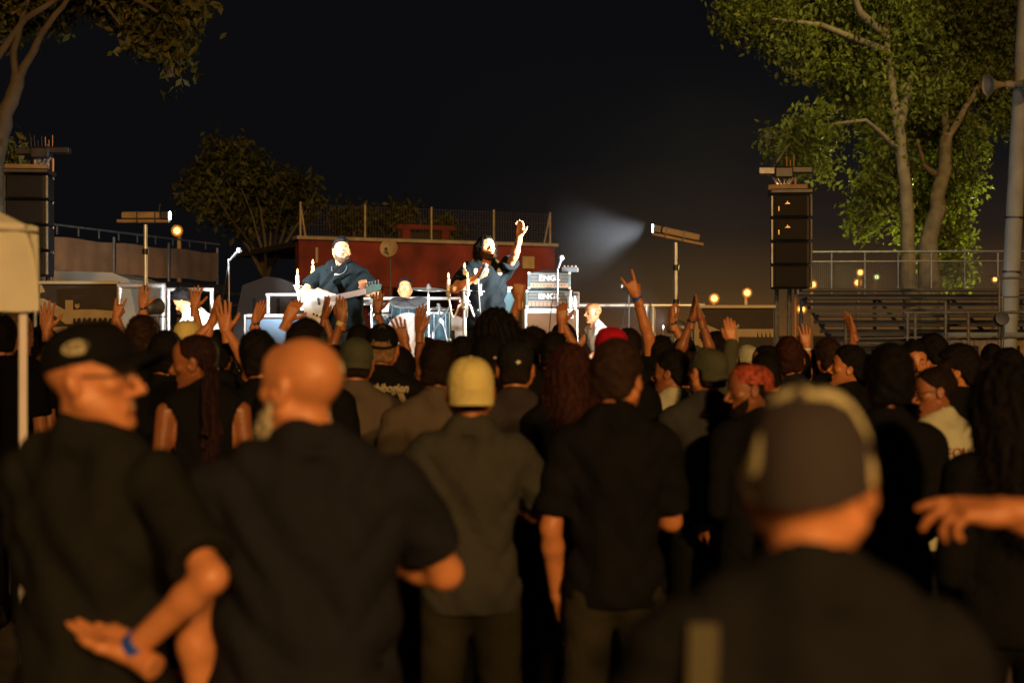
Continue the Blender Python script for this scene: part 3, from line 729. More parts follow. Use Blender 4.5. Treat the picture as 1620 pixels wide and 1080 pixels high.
# ---- stands
def right_stand():
    E = empty('grandstand', (X(1450, 24), 24, 0), 0, 'dark tiered metal grandstand with rails on the far side of the ground', 'grandstand')
    hw = 4.6; dm = mat('stand_metal', (.032, .032, .031), .55, .3, nscale=5, namt=.3); cx = X(1450, 24); xl = X(1281, 24)-cx; xr = 3.6
    for k in range(9):
        y = .8-.45*k; z = 2.46-.155*k
        if k not in (2,):
            mb = MB(); mb.box(((xl+xr)/2, y, z), (xr-xl, .30, .05), bev=.01); mb.build('bench_plank', dm, E)
        mb = MB(); mb.box(((xl+xr)/2, y+.2, z-.10 if k != 2 else z-.06), (xr-xl, .03, .07)); mb.build('riser_plank', dm, E)
    for i in range(5):
        x = xl+.1+(xr-xl-.2)*i/4; mb = MB(); mb.tube([(x, 1.2, 0), (x, 1.2, 2.4)], .03, 6); mb.tube([(x, -2.9, 0), (x, -2.9, 1.0)], .03, 6); mb.tube([(x, 1.2, 2.38), (x, -2.9, 1.0)], .03, 6); mb.build('support', dm, E)
    zr = Z(398, 25)-.0
    mb = MB(); mb.tube([(xl-.3, 1.2, zr), (xr, 1.2, zr+.02)], .022, 8); mb.build('top_rail', M['galv'], E)
    mb = MB(); mb.tube([(xl-.3, 1.2, zr-.17), (xr, 1.2, zr-.15)], .015, 8); mb.build('mid_rail', M['galv'], E)
    for i in range(10):
        x = xl+.05+(xr-xl-.1)*i/9; mb = MB(); mb.tube([(x, 1.2, 2.4), (x, 1.2, zr)], .016, 6); mb.build('rail_post', M['galv'], E)
    mm = mat('net', (.14, .125, .11), .7)
    mb = MB(); z0, z1 = 2.5, zr-.2; n = 150
    for i in range(n): x = xl+(xr-xl)*i/(n-1); mb.tube([(x, 1.25, z0), (x, 1.25, z1)], .004, 3, False)
    for i in range(14): z = z0+(z1-z0)*i/13; mb.tube([(xl, 1.25, z), (xr, 1.25, z)], .003, 3, False)
    tag(mb.build('safety_net', mm, E), kind='stuff')
right_stand()
def left_stand():
    d0, d1 = 22.0, 26.5; A = P(84, 372, d0); B = P(346, 380, d1)
    ax = Vector((B.x-A.x, B.y-A.y, 0)); L = ax.length; rz = math.atan2(ax.y, ax.x)
    E = empty('spectator_platform', (A.x, A.y, 0), rz, 'raised platform with brown cloth panels on its railing, behind the loudspeakers', 'platform')
    pm = mat('brown_panel', (.22, .12, .055), .85, nscale=3, namt=.2, bump=.5, bscale=8); zt, zb = 3.20, 2.68
    for i in range(3):
        a, b = L*i/3+.04, L*(i+1)/3-.04; n = 14; vs = []
        for k in range(n+1):
            x = a+(b-a)*k/n
            for z in (zb, (zb+zt)/2, zt): vs.append((x, .012*sin(k*1.9+i)+.01*rng.random(), z+.012*sin(k*.45)))
        fs = [(k*3+j, k*3+3+j, k*3+4+j, k*3+1+j) for k in range(n) for j in range(2)]
        mb = MB(); mb.add(vs, fs); mb.build('panel', pm, E, True)
    for i in range(4): mb = MB(); mb.tube([(L*i/3, .03, 0), (L*i/3, .03, zt+.1)], .022, 8); mb.build('post', M['galv'], E)
    mb = MB(); mb.tube([(-.3, .05, zt+.20), (L+.1, .05, zt+.17)], .017, 8); mb.build('top_rail', M['galv'], E)
    for i in range(9): mb = MB(); mb.tube([(L*(i+.3)/9, .05, zt+.05), (L*(i+.3)/9, .05, zt+.19)], .012, 6); mb.build('rail_post', M['galv'], E)
    mb = MB(); mb.box((L/2, 1.2, zb-.12), (L+.6, 2.4, .12)); mb.build('floor', M['darkmetal'], E)
    for k in range(5): mb = MB(); mb.box((L/2, -.35-.4*k, zb-.25-.22*k), (L+.6, .28, .05)); mb.build('bench_plank', mat('stand_metal', (.1, .1, .1)), E)
    for i in range(4):
        x = L*i/3; mb = MB(); mb.tube([(x, .4, zb-.15), (x, -2.1, zb-1.3)], .03, 6); mb.tube([(x, -2.1, 0), (x, -2.1, zb-1.3)], .03, 6); mb.build('support', M['darkmetal'], E)
left_stand()

# ---- scaffold railing, right, and blue reel
def scaffold():
    d = 17.5; E = empty('scaffold_railing', (X(1520, d), d, 0), 0, 'pale metal scaffold railing in front of the dark grandstand', 'railing')
    cx = X(1520, d); g = M['galv']; 
    def hz(a, b, y, r=.018, nm='rail'): mb = MB(); mb.tube([(X(a, d)-cx, 0, Z(y, d)), (X(b, d)-cx, 0, Z(y, d)+.01)], r, 8); mb.build(nm, g, E)
    def vt(a, y, r=.02): mb = MB(); mb.tube([(X(a, d)-cx, 0, 0), (X(a, d)-cx, 0, Z(y, d))], r, 8); mb.build('post', g, E)
    for a, y in ((1436, 495), (1448, 496), (1496, 476), (1532, 494), (1581, 438), (1586, 470), (1338, 500), (1640, 440)): vt(a, y)
    hz(1430, 1660, 495); hz(1430, 1660, 534, .014); hz(1582, 1660, 440, .016); hz(1340, 1430, 536, .012)
    hz(1580, 1660, 470, .010)
    c = P(1584, 505, d-.25); T_ = empty('cable_reel', c, 0, 'dark blue round cable drum hung on the scaffold railing', 'cable reel')
    mb = MB(); mb.lathe([(.05, -.05), (.085, -.045), (.085, -.035), (.055, -.03), (.055, .03), (.085, .035), (.085, .045), (.05, .05)], (0, 0, 0), 20, Matrix.Rotation(R(75), 3, 'X')); mb.build('drum', mat('blue_dark', (.02, .05, .10), .5), T_, True)
    mb = MB(); mb.tube([(.02, .0, .0), (.03, .02, -.16), (-.01, .0, -.24)], .02, 8); mb.build('loose_end', mat('blue_dark', (.02, .05, .10)), T_, True)
    # low site hut behind
    H = empty('site_hut', (X(1572, 21), 21, 0), R(8), 'small wooden hut with a dark window behind the scaffold railing', 'hut')
    wd = mat('hut_wood', (.20, .15, .09), .8, nscale=6, namt=.3, bump=.4)
    for i in range(7): mb = MB(); mb.box((-.62+i*.2, 0, .82), (.19, .08, 1.64), bev=.01); mb.build('plank', wd, H)
    mb = MB(); mb.box((0, .5, 1.68), (1.6, 1.4, .08)); mb.build('roof', mat('hut_roof', (.15, .17, .16), .6), H)
    for q in (-.35, 0, .3): mb = MB(); mb.box((q, -.05, 1.45), (.16, .03, .15)); mb.build('window', mat('glass_dark', (.02, .02, .02)), H)
scaffold()

# ---- concrete mast with horn loudspeakers
def mast():
    d = 21; b = X(1586, d); E = empty('concrete_mast', (b, d, 0), 0, 'tall leaning concrete mast at the edge of the ground beside the big trees', 'mast')
    E.rotation_euler = (0, R(2.9), 0)
    cm = mat('mast', (.25, .27, .24), .85, nscale=3, namt=.18, bump=.5, bscale=30)
    mb = MB(); mb.tube([(0, 0, 0), (0, 0, 5), (0, 0, 10)], [.135, .115, .09], 20); mb.build('shaft', cm, E, True)
    for z in (3.4, 2.6): mb = MB(); mb.tube([(0, 0, z), (0, 0, z+.03)], .137, 20); mb.build('band', M['darkmetal'], E)
    mb = MB(); mb.box((-.25, .0, 9.95), (.9, .25, .22), bev=.03); mb.build('lamp_head', M['darkmetal'], E)  # lamp head added above the view to carry the tree light
    l = bpy.data.lights.new('added_tree_lamp', 'SPOT'); l.energy = 1500; l.color = (1, .80, .30); l.spot_size = R(95); l.spot_blend = 1; l.shadow_soft_size = .2  # added lamp, out of view, brightens the trees on the right
    lo = bpy.data.objects.new('added_tree_lamp', l); C.objects.link(lo); lo.parent = E; lo.location = (-.25, .2, 9.75); lo.rotation_euler = Vector((-2.4, 6.5, -4.6)).to_track_quat('-Z', 'Y').to_euler()
    c = P(1592, 134, d-.25)
    for k, (dx, rz) in enumerate(((-.02, R(-75)), (.12, R(40)))):
        H = empty('horn_loudspeaker', (c.x+dx, c.y, c.z), rz, ['pale horn loudspeaker on the concrete mast pointing over the crowd', 'pale horn loudspeaker on the concrete mast pointing away behind it'][k], 'loudspeaker', 'horn loudspeakers on the mast')
        mb = MB(); mb.lathe([(.03, 0), (.045, .06), (.06, .14), (.10, .22), (.15, .28), (.155, .285), (.145, .285), (.09, .22), (.02, .1)], (0, -.0, 0), 20, Matrix.Rotation(R(95), 3, 'X')); mb.build('horn', mat('horn_pale', (.26, .25, .19), .55), H, True)
        mb = MB(); mb.lathe([(.0001, -.10), (.055, -.10), (.06, -.05), (.045, .01)], (0, 0, 0), 16, Matrix.Rotation(R(95), 3, 'X')); mb.build('driver', mat('horn_pale', (.4, .3, .2)), H, True)
        mb = MB(); mb.tube([(0, 0, 0), (0, .22, -.02)], .014, 6); mb.build('bracket', M['galv'], H)
mast()

# ---- trees
def leafmat(name, col, tr=.35):
    m = bpy.data.materials.new(name); m.use_nodes = True; t = m.node_tree; t.nodes.clear()
    o = t.nodes.new('ShaderNodeOutputMaterial'); d = t.nodes.new('ShaderNodeBsdfPrincipled'); tl = t.nodes.new('ShaderNodeBsdfTranslucent'); mx = t.nodes.new('ShaderNodeMixShader')
    oi = t.nodes.new('ShaderNodeTexCoord'); n = t.nodes.new('ShaderNodeTexNoise'); n.inputs['Scale'].default_value = .9; n.inputs['Detail'].default_value = 5; r = t.nodes.new('ShaderNodeValToRGB')
    t.links.new(oi.outputs['Object'], n.inputs[0]); t.links.new(n.outputs['Fac'], r.inputs[0])
    r.color_ramp.elements[0].position = .33; r.color_ramp.elements[1].position = .67
    r.color_ramp.elements[0].color = (*[c*.45 for c in col], 1); r.color_ramp.elements[1].color = (*[c*1.5 for c in col], 1)
    t.links.new(r.outputs[0], d.inputs['Base Color']); t.links.new(r.outputs[0], tl.inputs[0]); d.inputs['Roughness'].default_value = .5; d.inputs['Specular IOR Level'].default_value = .3
    mx.inputs[0].default_value = tr; t.links.new(d.outputs[0], mx.inputs[1]); t.links.new(tl.outputs[0], mx.inputs[2]); t.links.new(mx.outputs[0], o.inputs[0]); return m
def leaves(clumps, n, size, seed, elong=1.5):
    """clumps: (centre, (rx,ry,rz)); leaves gather on twig sprays near each clump's rim"""
    r = np.random.RandomState(seed); vol = np.array([c[1][0]*c[1][1]**.5*c[1][2] for c in clumps]); pr = vol/vol.sum()
    nt_ = n//9; ci = r.choice(len(clumps), nt_, p=pr); cc = np.array([tuple(c[0]) for c in clumps])[ci]; rr_ = np.array([c[1] for c in clumps])[ci]
    u = r.randn(nt_, 3); u /= np.linalg.norm(u, axis=1)[:, None]; rad = .35+.75*r.rand(nt_, 1)**.6
    cen = cc+u*rad*rr_
    K = 9; c = np.repeat(cen, K, 0)+r.randn(nt_*K, 3)*size*1.5*np.array([1.1, 1.1, .8])+np.array([0, 0, -.4*size]); N = len(c)
    a = r.randn(N, 3)+np.array([0, 0, -.8]); a /= np.linalg.norm(a, axis=1)[:, None]; b = np.cross(a, r.randn(N, 3)); b /= np.linalg.norm(b, axis=1)[:, None]
    nn = np.cross(a, b); s = size*(.6+.8*r.rand(N, 1))
    p0 = c-a*s*.5*elong; p1 = c+b*s*.36+nn*s*.10; p2 = c+a*s*.5*elong; p3 = c-b*s*.36+nn*s*.10
    V = np.stack([p0, p1, p2, p3], 1).reshape(-1, 3); return V, np.arange(4*N).reshape(N, 4)
def tree(name_label, base, limbs, clumps, n, size, lm, bark, seed, group=None, elong=1.4):
    E = empty('tree', base, 0, name_label, 'tree', group); b = Vector(base)
    for i, (pts, rs) in enumerate(limbs):
        mb = MB(); P_ = [Vector(p)-b for p in pts]; q = [P_[0]]; rq = [rs[0]]
        rr = random.Random(seed+i)
        for k in range(len(P_)-1):
            for t in (.33, .66, 1):
                p = P_[k].lerp(P_[k+1], t); j = rs[k]*.35 if t < 1 else 0
                q.append(p+Vector((rr.uniform(-j, j), rr.uniform(-j, j), 0))); rq.append(rs[k]+(rs[k+1]-rs[k])*t)
        mb.tube(q, rq, 12); mb.build('trunk' if i == 0 else 'branch', bark, E, True)
    V, F = leaves([(Vector(c)-b, r) for c, r in clumps], n, size, seed)
    r_ = random.Random(seed+50); tw = MB()
    for c, rad in clumps:
        cc = Vector(c)-b
        for k in range(7):
            dv = Vector((r_.gauss(0, 1), r_.gauss(0, 1), r_.gauss(0, .8))).normalized(); p1 = cc+Vector((dv.x*rad[0], dv.y*rad[1], dv.z*rad[2]))*1.05; p0 = cc-Vector((dv.x*rad[0]*.2, 0, rad[2]*.5)); pm = p0.lerp(p1, .5)+Vector((r_.uniform(-.1, .1), 0, r_.uniform(-.05, .15)))
            tw.tube([p0, pm, p1], [.016, .010, .004], 4, False)
    tag(tw.build('twigs', bark, E), kind='stuff')
    link('crown', mesh_np(V, F, False), lm, E); return E
barkr = mat('bark_pale', (.14, .115, .075), .85, nscale=5, namt=.35, bump=1.0, bscale=12); barkl = mat('bark_brown', (.075, .058, .032), .85, nscale=4, namt=.35, bump=1.0, bscale=10)
lg = leafmat('leaf_green', (.120, .145, .020), .45); lo_ = leafmat('leaf_orange_green', (.10, .095, .015), .3); lo2 = leafmat('leaf_autumn', (.062, .066, .012), .3)
def cl(px, py, rx, ry, d, dd=None): return (P(px, py, d+.45), (rx/FPX*d*.9, (dd or (rx+ry)/2/FPX*d), ry/FPX*d))
def tr_right():
    d = 27
    tree('tall tree with a pale forked trunk rising left of the concrete mast', (X(1447, d), d, 0),
         [([(X(1447, d), d, 0), P(1443, 470, d), P(1436, 380, d), P(1428, 260, d), P(1420, 195, d)], [.20, .16, .13, .115, .10]),
          ([P(1422, 205, d), P(1432, 165, d), P(1440, 120, d)], [.11, .08, .05]), ([P(1420, 200, d), P(1408, 110, d), P(1400, 30, d), P(1390, -60, d)], [.085, .07, .055, .04]),
          ([P(1404, 60, d), P(1360, 20, d-.5), P(1340, -40, d-1)], [.09, .07, .04]), ([P(1426, 240, d), P(1370, 190, d-.4), P(1290, 200, d-.2), P(1250, 230, d-.2)], [.05, .035, .02, .01]),
          ([P(1404, 80, d), P(1300, 40, d-.5), P(1220, 30, d-1)], [.07, .05, .02])],
         [cl(1200, 20, 75, 45, d-1), cl(1250, 70, 55, 35, d-1), cl(1165, 25, 35, 22, d-1), cl(1300, 20, 80, 60, d), cl(1340, 90, 70, 60, d), cl(1400, 40, 80, 90, d), cl(1385, 150, 65, 60, d),
          cl(1290, 200, 45, 36, d-1), cl(1250, 230, 50, 34, d-1), cl(1290, 260, 38, 32, d-1), cl(1215, 215, 18, 18, d-1), cl(1400, 230, 45, 45, d), cl(1375, 330, 35, 50, d), cl(1395, 290, 42, 40, d), cl(1360, 355, 18, 24, d), cl(1262, 110, 22, 16, d-1), cl(1455, 110, 45, 80, d)], 22000, .082, lg, barkr, 3, 'big trees on the right')
    d = 29
    tree('tall tree with bright lit leaves round its pale trunk beside the concrete mast', (X(1466, d), d, 0),
         [([(X(1462, d), d, 0), P(1465, 470, d), P(1468, 430, d), P(1477, 350, d), P(1488, 290, d), P(1497, 215, d)], [.30, .26, .21, .17, .15, .12]),
          ([P(1496, 222, d), P(1520, 185, d), P(1545, 140, d), P(1572, 100, d)], [.08, .065, .05, .035]), ([P(1496, 225, d), P(1494, 170, d), P(1500, 100, d), P(1522, 40, d), P(1535, -30, d)], [.085, .07, .06, .05, .035]),
          ([P(1500, 110, d), P(1530, 50, d+1), P(1528, 0, d+1)], [.07, .05, .03]), ([P(1488, 280, d), P(1460, 260, d), P(1450, 220, d)], [.07, .05, .03])],
         [cl(1500, 40, 75, 65, d), cl(1570, 50, 60, 60, d), cl(1480, 140, 60, 60, d), cl(1550, 120, 50, 50, d), cl(1600, 160, 45, 38, d), cl(1590, 20, 50, 40, d), cl(1470, 200, 50, 50, d+.5), cl(1530, 220, 40, 36, d), cl(1510, 275, 42, 36, d), cl(1460, 300, 38, 45, d+.5), cl(1535, 290, 20, 20, d),
          cl(1500, 340, 32, 38, d), cl(1510, 385, 26, 36, d), cl(1512, 428, 24, 28, d-.3), cl(1490, 405, 20, 40, d+.5), cl(1605, 205, 22, 12, d), cl(1440, 350, 26, 40, d+1)], 24000, .082, lg, barkr, 4, 'big trees on the right')
tr_right()
def tr_left():
    d = 16
    tree('tall brown trunked tree arching over the white tent', (X(-8, d), d, 0),
         [([(X(-14, d), d, 0), P(-10, 330, d), P(0, 215, d), P(18, 160, d), P(28, 120, d)], [.17, .13, .10, .085, .075]),
          ([P(28, 128, d), P(45, 95, d), P(65, 55, d), P(100, 10, d), P(130, -40, d)], [.055, .045, .038, .03, .02]), ([P(26, 130, d), P(22, 80, d), P(35, 30, d), P(50, -20, d)], [.045, .04, .03, .022]),
          ([P(-20, 110, d), P(8, 75, d), P(40, 30, d), P(95, -5, d), P(130, -20, d)], [.05, .045, .038, .03, .02]), ([P(130, -20, d), P(165, 5, d), P(190, 40, d)], [.04, .025, .012]), ([P(95, -5, d), P(200, -10, d), P(250, 20, d)], [.05, .035, .02])],
         [cl(60, -15, 60, 30, d), cl(150, -20, 60, 28, d), cl(230, 15, 42, 30, d), cl(285, 10, 40, 24, d), cl(240, 50, 38, 22, d), cl(275, 65, 20, 26, d), cl(285, 95, 12, 16, d), cl(75, 25, 28, 20, d+.5), cl(20, 20, 40, 30, d+.5), cl(8, 245, 22, 20, d), cl(215, -20, 90, 20, d), cl(25, 275, 10, 8, d), cl(272, 118, 5, 6, d)], 7000, .085, lo_, barkl, 7)
    d = 33
    limbs = [([(X(420, d), d, 0), P(418, 450, d), P(420, 420, d)], [.10, .08, .07])]
    rr = random.Random(5)
    for i in range(9):
        a = -1+2*i/8; limbs.append(([P(420+a*4, 440-abs(a)*5, d), P(420+a*28, 390, d+rr.uniform(-1, 1)), P(412+a*66, 335+rr.uniform(-10, 10), d+rr.uniform(-1, 1)), P(405+a*95, 285+rr.uniform(-10, 30), d)], [.05, .035, .022, .01]))
    tree('small many stemmed tree with thin foliage left of the red building', (X(420, d), d, 0), limbs,
         [cl(350, 245, 28, 20, d), cl(385, 262, 34, 22, d), cl(325, 275, 26, 20, d), cl(310, 305, 20, 24, d), cl(430, 290, 36, 24, d), cl(470, 300, 26, 22, d), cl(490, 318, 18, 22, d), cl(400, 310, 50, 30, d+1), cl(350, 320, 30, 26, d), cl(450, 335, 34, 24, d), cl(380, 235, 14, 10, d), cl(395, 350, 30, 18, d)], 6500, .115, lo2, barkl, 9)
    for i, (px, py, r1, r2) in enumerate(((560, 350, 34, 22), (632, 345, 30, 24), (700, 362, 24, 14))):
        d = 40; E = empty('shrub', (X(px, d), d, 0), 0, ['dim bushy shrub behind the roof fence, left of the pergola', 'dim bushy shrub rising over the roof fence just left of the pergola', 'dim low shrub behind the pergola on the roof'][i], 'shrub', 'shrubs behind the roof fence')
        mb = MB(); mb.tube([(0, 0, 0), (0, 0, Z(py, d)-.3)], [.09, .04], 8); mb.build('stem', barkl, E)
        V, F = leaves([(Vector(cl(px, py, r1, r2, d)[0])-E.location, cl(px, py, r1, r2, d)[1])], 900, .12, 20+i); link('foliage', mesh_np(V, F, False), lo2, E)
tr_left()

# ---- far street lamps
lampm = mat('sodium_lamp', (1, .5, .1), .5, emit=(1, .50, .12), estr=14); lampw = mat('mercury_lamp', (1, 1, .7), .5, emit=(.75, .85, .38), estr=3.5)
LPS = [(280, 365, 45, 0, 1.7, 'street lamp behind the brown cloth panels of the platform'), (1130, 472, 60, 0, 1.6, 'street lamp low over the right banner, nearest the spotlight mast'), (1182, 463, 60, 0, 1.5, 'street lamp over the right end of the banner'),
       (1286, 450, 70, 0, 1.4, 'street lamp directly right of the hanging loudspeaker stack'), (1361, 431, 70, 0, 1.2, 'taller of the two orange street lamps standing close together'), (1357, 447, 85, 0, 1.3, 'lower of the two orange street lamps standing close together'),
       (1387, 438, 70, 1, 1.0, 'greenish white street lamp right of the orange pair'), (1437, 444, 37, 1, 1.0, 'greenish white street lamp left of the bright tree trunk'), (1268, 489, 75, 0, 1.5, 'low street lamp seen through the grandstand planks'), (1574, 442, 70, 0, .9, 'faint orange street lamp beside the concrete mast')]
def halo_mat(name, col, st):  # painted lamp glare: emission fading to transparent at the rim
    m = bpy.data.materials.new(name); m.use_nodes = True; t = m.node_tree; t.nodes.clear(); o = t.nodes.new('ShaderNodeOutputMaterial'); e = t.nodes.new('ShaderNodeEmission'); tr = t.nodes.new('ShaderNodeBsdfTransparent'); mx = t.nodes.new('ShaderNodeMixShader')
    lw = t.nodes.new('ShaderNodeLayerWeight'); lw.inputs[0].default_value = .5; p = t.nodes.new('ShaderNodeMath'); p.operation = 'POWER'; p.inputs[1].default_value = .38; t.links.new(lw.outputs['Facing'], p.inputs[0])
    e.inputs[0].default_value = (*col, 1); e.inputs[1].default_value = st; t.links.new(p.outputs[0], mx.inputs[0]); t.links.new(e.outputs[0], mx.inputs[1]); t.links.new(tr.outputs[0], mx.inputs[2]); t.links.new(mx.outputs[0], o.inputs[0]); return m
halom = halo_mat('lamp_halo', (1, .30, .03), 1.3); halow = halo_mat('lamp_halo_white', (.5, .62, .18), .6)
for i, (px, py, d, wt, q, lb) in enumerate(LPS):
    c = P(px, py, d); E = empty('street_lamp', (c.x, d, 0), 0, lb, 'street lamp', 'street lamps beyond the ground')
    r = q*d*.0013
    mb = MB(); mb.tube([(0, .3, 0), (0, .3, c.z), (0, .2, c.z+.12)], [.09, .06, .05], 8); mb.build('pole', mat('lamp_pole', (.16, .14, .11), .5), E, True)
    mb = MB(); mb.box((0, .2, c.z+.06+r), (.22, .6, .07), bev=.03); mb.build('lamp_head', M['blackp'], E)
    mb = MB(); mb.lathe([(.0001, -r), (r*.8, -r*.6), (r, 0), (r*.8, r*.6), (.0001, r)], (0, 0, c.z), 14); mb.build('bulb', lampw if wt else lampm, E, True)
    r2 = r*1.9; mb = MB(); mb.lathe([(.0001, -r2)]+[(r2*cos(a), r2*sin(a)) for a in (-1.1, -.6, 0, .6, 1.1)]+[(.0001, r2)], (0, 0, c.z), 16); mb.build('halo_shell', halow if wt else halom, E, True)  # glare halo drawn as a glowing shell around the bulb
    if px in (280, 1130, 1182, 1437, 1286):
        l = bpy.data.lights.new('lamp_light', 'SPOT' if px == 1437 else 'POINT'); l.energy = {280: 100, 1437: 8500}.get(px, 260); l.color = (1, .42, .1) if not wt else (1, .92, .28); l.shadow_soft_size = .3
        lo = bpy.data.objects.new('lamp_light', l); C.objects.link(lo); lo.parent = E; lo.location = (0, -1.2, c.z+.1)
        if px == 1437: l.spot_size = R(50); l.spot_blend = 1; lo.rotation_euler = (P(1512, 400, 28.5)-Vector((c.x, d-1.2, c.z+.1))).to_track_quat('-Z', 'Y').to_euler()

# ---- parked vehicles behind the stage
def van(px0, px1, top, d, m, label, rear=False, rz=0):
    x0, x1 = X(px0, d), X(px1, d); L = x1-x0; zt = Z(top, d)
    E = empty('parked_van', ((x0+x1)/2, d, 0), R(rz), label, 'van'); h = zt-.35
    prof = [(-L/2, .45), (-L/2, zt*.62), (-L/2+.10, zt*.72), (-L/2+.22, zt-.12), (-L/2+.5, zt-.02), (0, zt), (L/2-.35, zt-.03), (L/2-.12, zt-.12), (L/2, zt*.7), (L/2, .45)]
    mb = MB(); mb.poly([(a, -.9, b) for a, b in prof][::-1], (0, 1.8, 0)); mb.build('body', m, E, True)
    gm = mat('van_glass', (.015, .015, .02), .08, spec=.8)
    n = 3
    for i in range(n): mb = MB(); mb.box((-L/2+.3+(L-.6)*(i+.5)/n, -.905, zt*.78), ((L-.6)/n-.12, .03, zt*.2), bev=.02); mb.build('window', gm, E)
    if rear:
        for q in (-1, 1): mb = MB(); mb.box((q*(L/2-.14), -.91, zt-.14), (.22, .03, .09), bev=.01); mb.build('tail_light', mat('tail', (.30, .01, .015), .3), E)
        mb = MB(); mb.box((0, -.93, .55), (L-.1, .08, .22), bev=.03); mb.build('bumper', M['blackp'], E)
    for q in (-1, 1):
        for sy in (-1, 1):
            mb = MB(); mb.lathe([(.0001, -.1), (.2, -.1), (.33, -.08), (.34, 0), (.33, .08), (.2, .1), (.0001, .1)], (q*L*.33, sy*.82, .34), 20, Matrix.Rotation(R(90), 3, 'X')); o = mb.build('wheel', M['blackp'], E, True)
            mb = MB(); mb.lathe([(.0001, -.01), (.18, -.01), (.2, .01), (.0001, .02)], (q*L*.33, sy*.93, .34), 14, Matrix.Rotation(R(90*sy), 3, 'X')); mb.build('rim', M['alu'], o, True)
van(-60, 246, 432, 19.5, mat('van_white', (.26, .24, .18), .35, nscale=3, namt=.08), 'white van parked behind the left banner, only its roof showing')
van(378, 500, 441, 20, mat('van_black', (.012, .012, .014), .3), 'black van parked behind the blue guitar cabinet')
van(600, 762, 497, 21, mat('van_silver', (.38, .37, .35), .35, nscale=3, namt=.08), 'pale van with a red tail light parked behind the drum kit', rear=True)

# ---- banners either side of the stage
def banner(px0, px1, pyt, pyb, d, label, flip=0):
    x0, x1, z1, z0 = X(px0, d), X(px1, d), Z(pyt, d), Z(pyb, d); w_, h = x1-x0, z1-z0
    E = empty('stage_banner', ((x0+x1)/2, d, 0), 0, label, 'banner', 'banners beside the stage')
    bm = mat('banner_dark', (.035, .028, .018), .8, nscale=5, bump=.3, bscale=14); cm = mat('banner_cream', (.40, .33, .19), .8, nscale=7, namt=.1)
    mb = MB(); mb.box((0, 0, (z0+z1)/2), (w_, .03, h)); mb.build('banner_cloth', bm, E)
    mb = MB(); mb.box((0, -.02, z1+.012), (w_+.04, .09, .035), bev=.008); mb.build('top_rail', mat('rail_cream', (.55, .48, .30), .5), E)
    for q in (-1, 1): mb = MB(); mb.tube([(q*w_/2, .03, 0), (q*w_/2, .03, z1)], .02, 8); mb.build('post', M['galv'], E)
    def sh(pts, nm='letter'):
        mb = MB(); mb.poly([(-w_/2+a*w_, -.018, z1-b*h) for a, b in pts], (0, -.004, 0)); mb.build(nm, cm, E)
    return sh, E
sh, E = banner(64, 186, 449, 535, 15.2, 'black banner with a large cream N and dripping bar, left of the stage')
sh([(.0, .0), (.02, .0), (.07, .15), (.0, .17)], 'stroke'); sh([(.0, .27), (.05, .27), (.33, .48), (.33, .30), (.43, .30), (.43, .74), (.34, .74), (.07, .46), (.07, .74), (.0, .74)]); sh([(.13, .80), (.36, .78), (.36, .84), (.24, .93), (.13, .90)], 'stroke')
pts = [(.43, .48), (.55, .47), (.70, .47), (.86, .49), (1.0, .50), (1.0, .64)]
for k in range(16): a = .98-k*.034; pts += [(a, .64+(.07 if k % 2 else -.02)*(1+.5*sin(k*2.1))), (a-.01, .63)]
sh(pts+[(.43, .64)], 'bar')
sh([(.45, .40), (.47, .36), (.49, .39), (.51, .35), (.515, .42), (.48, .46)], 'crown_mark')
sh, E = banner(1098, 1223, 487, 585, 14.6, 'dark banner with cream angular lettering, right of the stage behind raised hands')
sh([(.0, .05), (.08, .02), (.14, .15), (.0, .16)], 'stroke'); sh([(.0, .22), (.06, .22), (.40, .40), (.40, .24), (.47, .24), (.47, .60), (.38, .60), (.06, .38), (.06, .60), (.0, .60)])
pts = [(.48, .33), (.58, .34), (1.0, .34), (1.0, .47)]
for k in range(16): a = .98-k*.026; pts += [(a, .47-(.10 if k % 2 else .0)*(1 if k < 8 else .15)), (a-.008, .47)]
pts += [(.56, .47), (.56, .56), (.48, .57)]; sh(pts, 'bar')
sh([(.49, .30), (.50, .25), (.53, .29), (.56, .25), (.57, .30), (.54, .33)], 'crown_mark')
sh([(.06, .50), (.12, .50), (.46, .74), (.44, .80), (.38, .78), (.06, .62)], 'stroke'); sh([(.50, .72), (.60, .68), (.72, .70), (.80, .78), (.70, .86), (.52, .84)], 'blot')

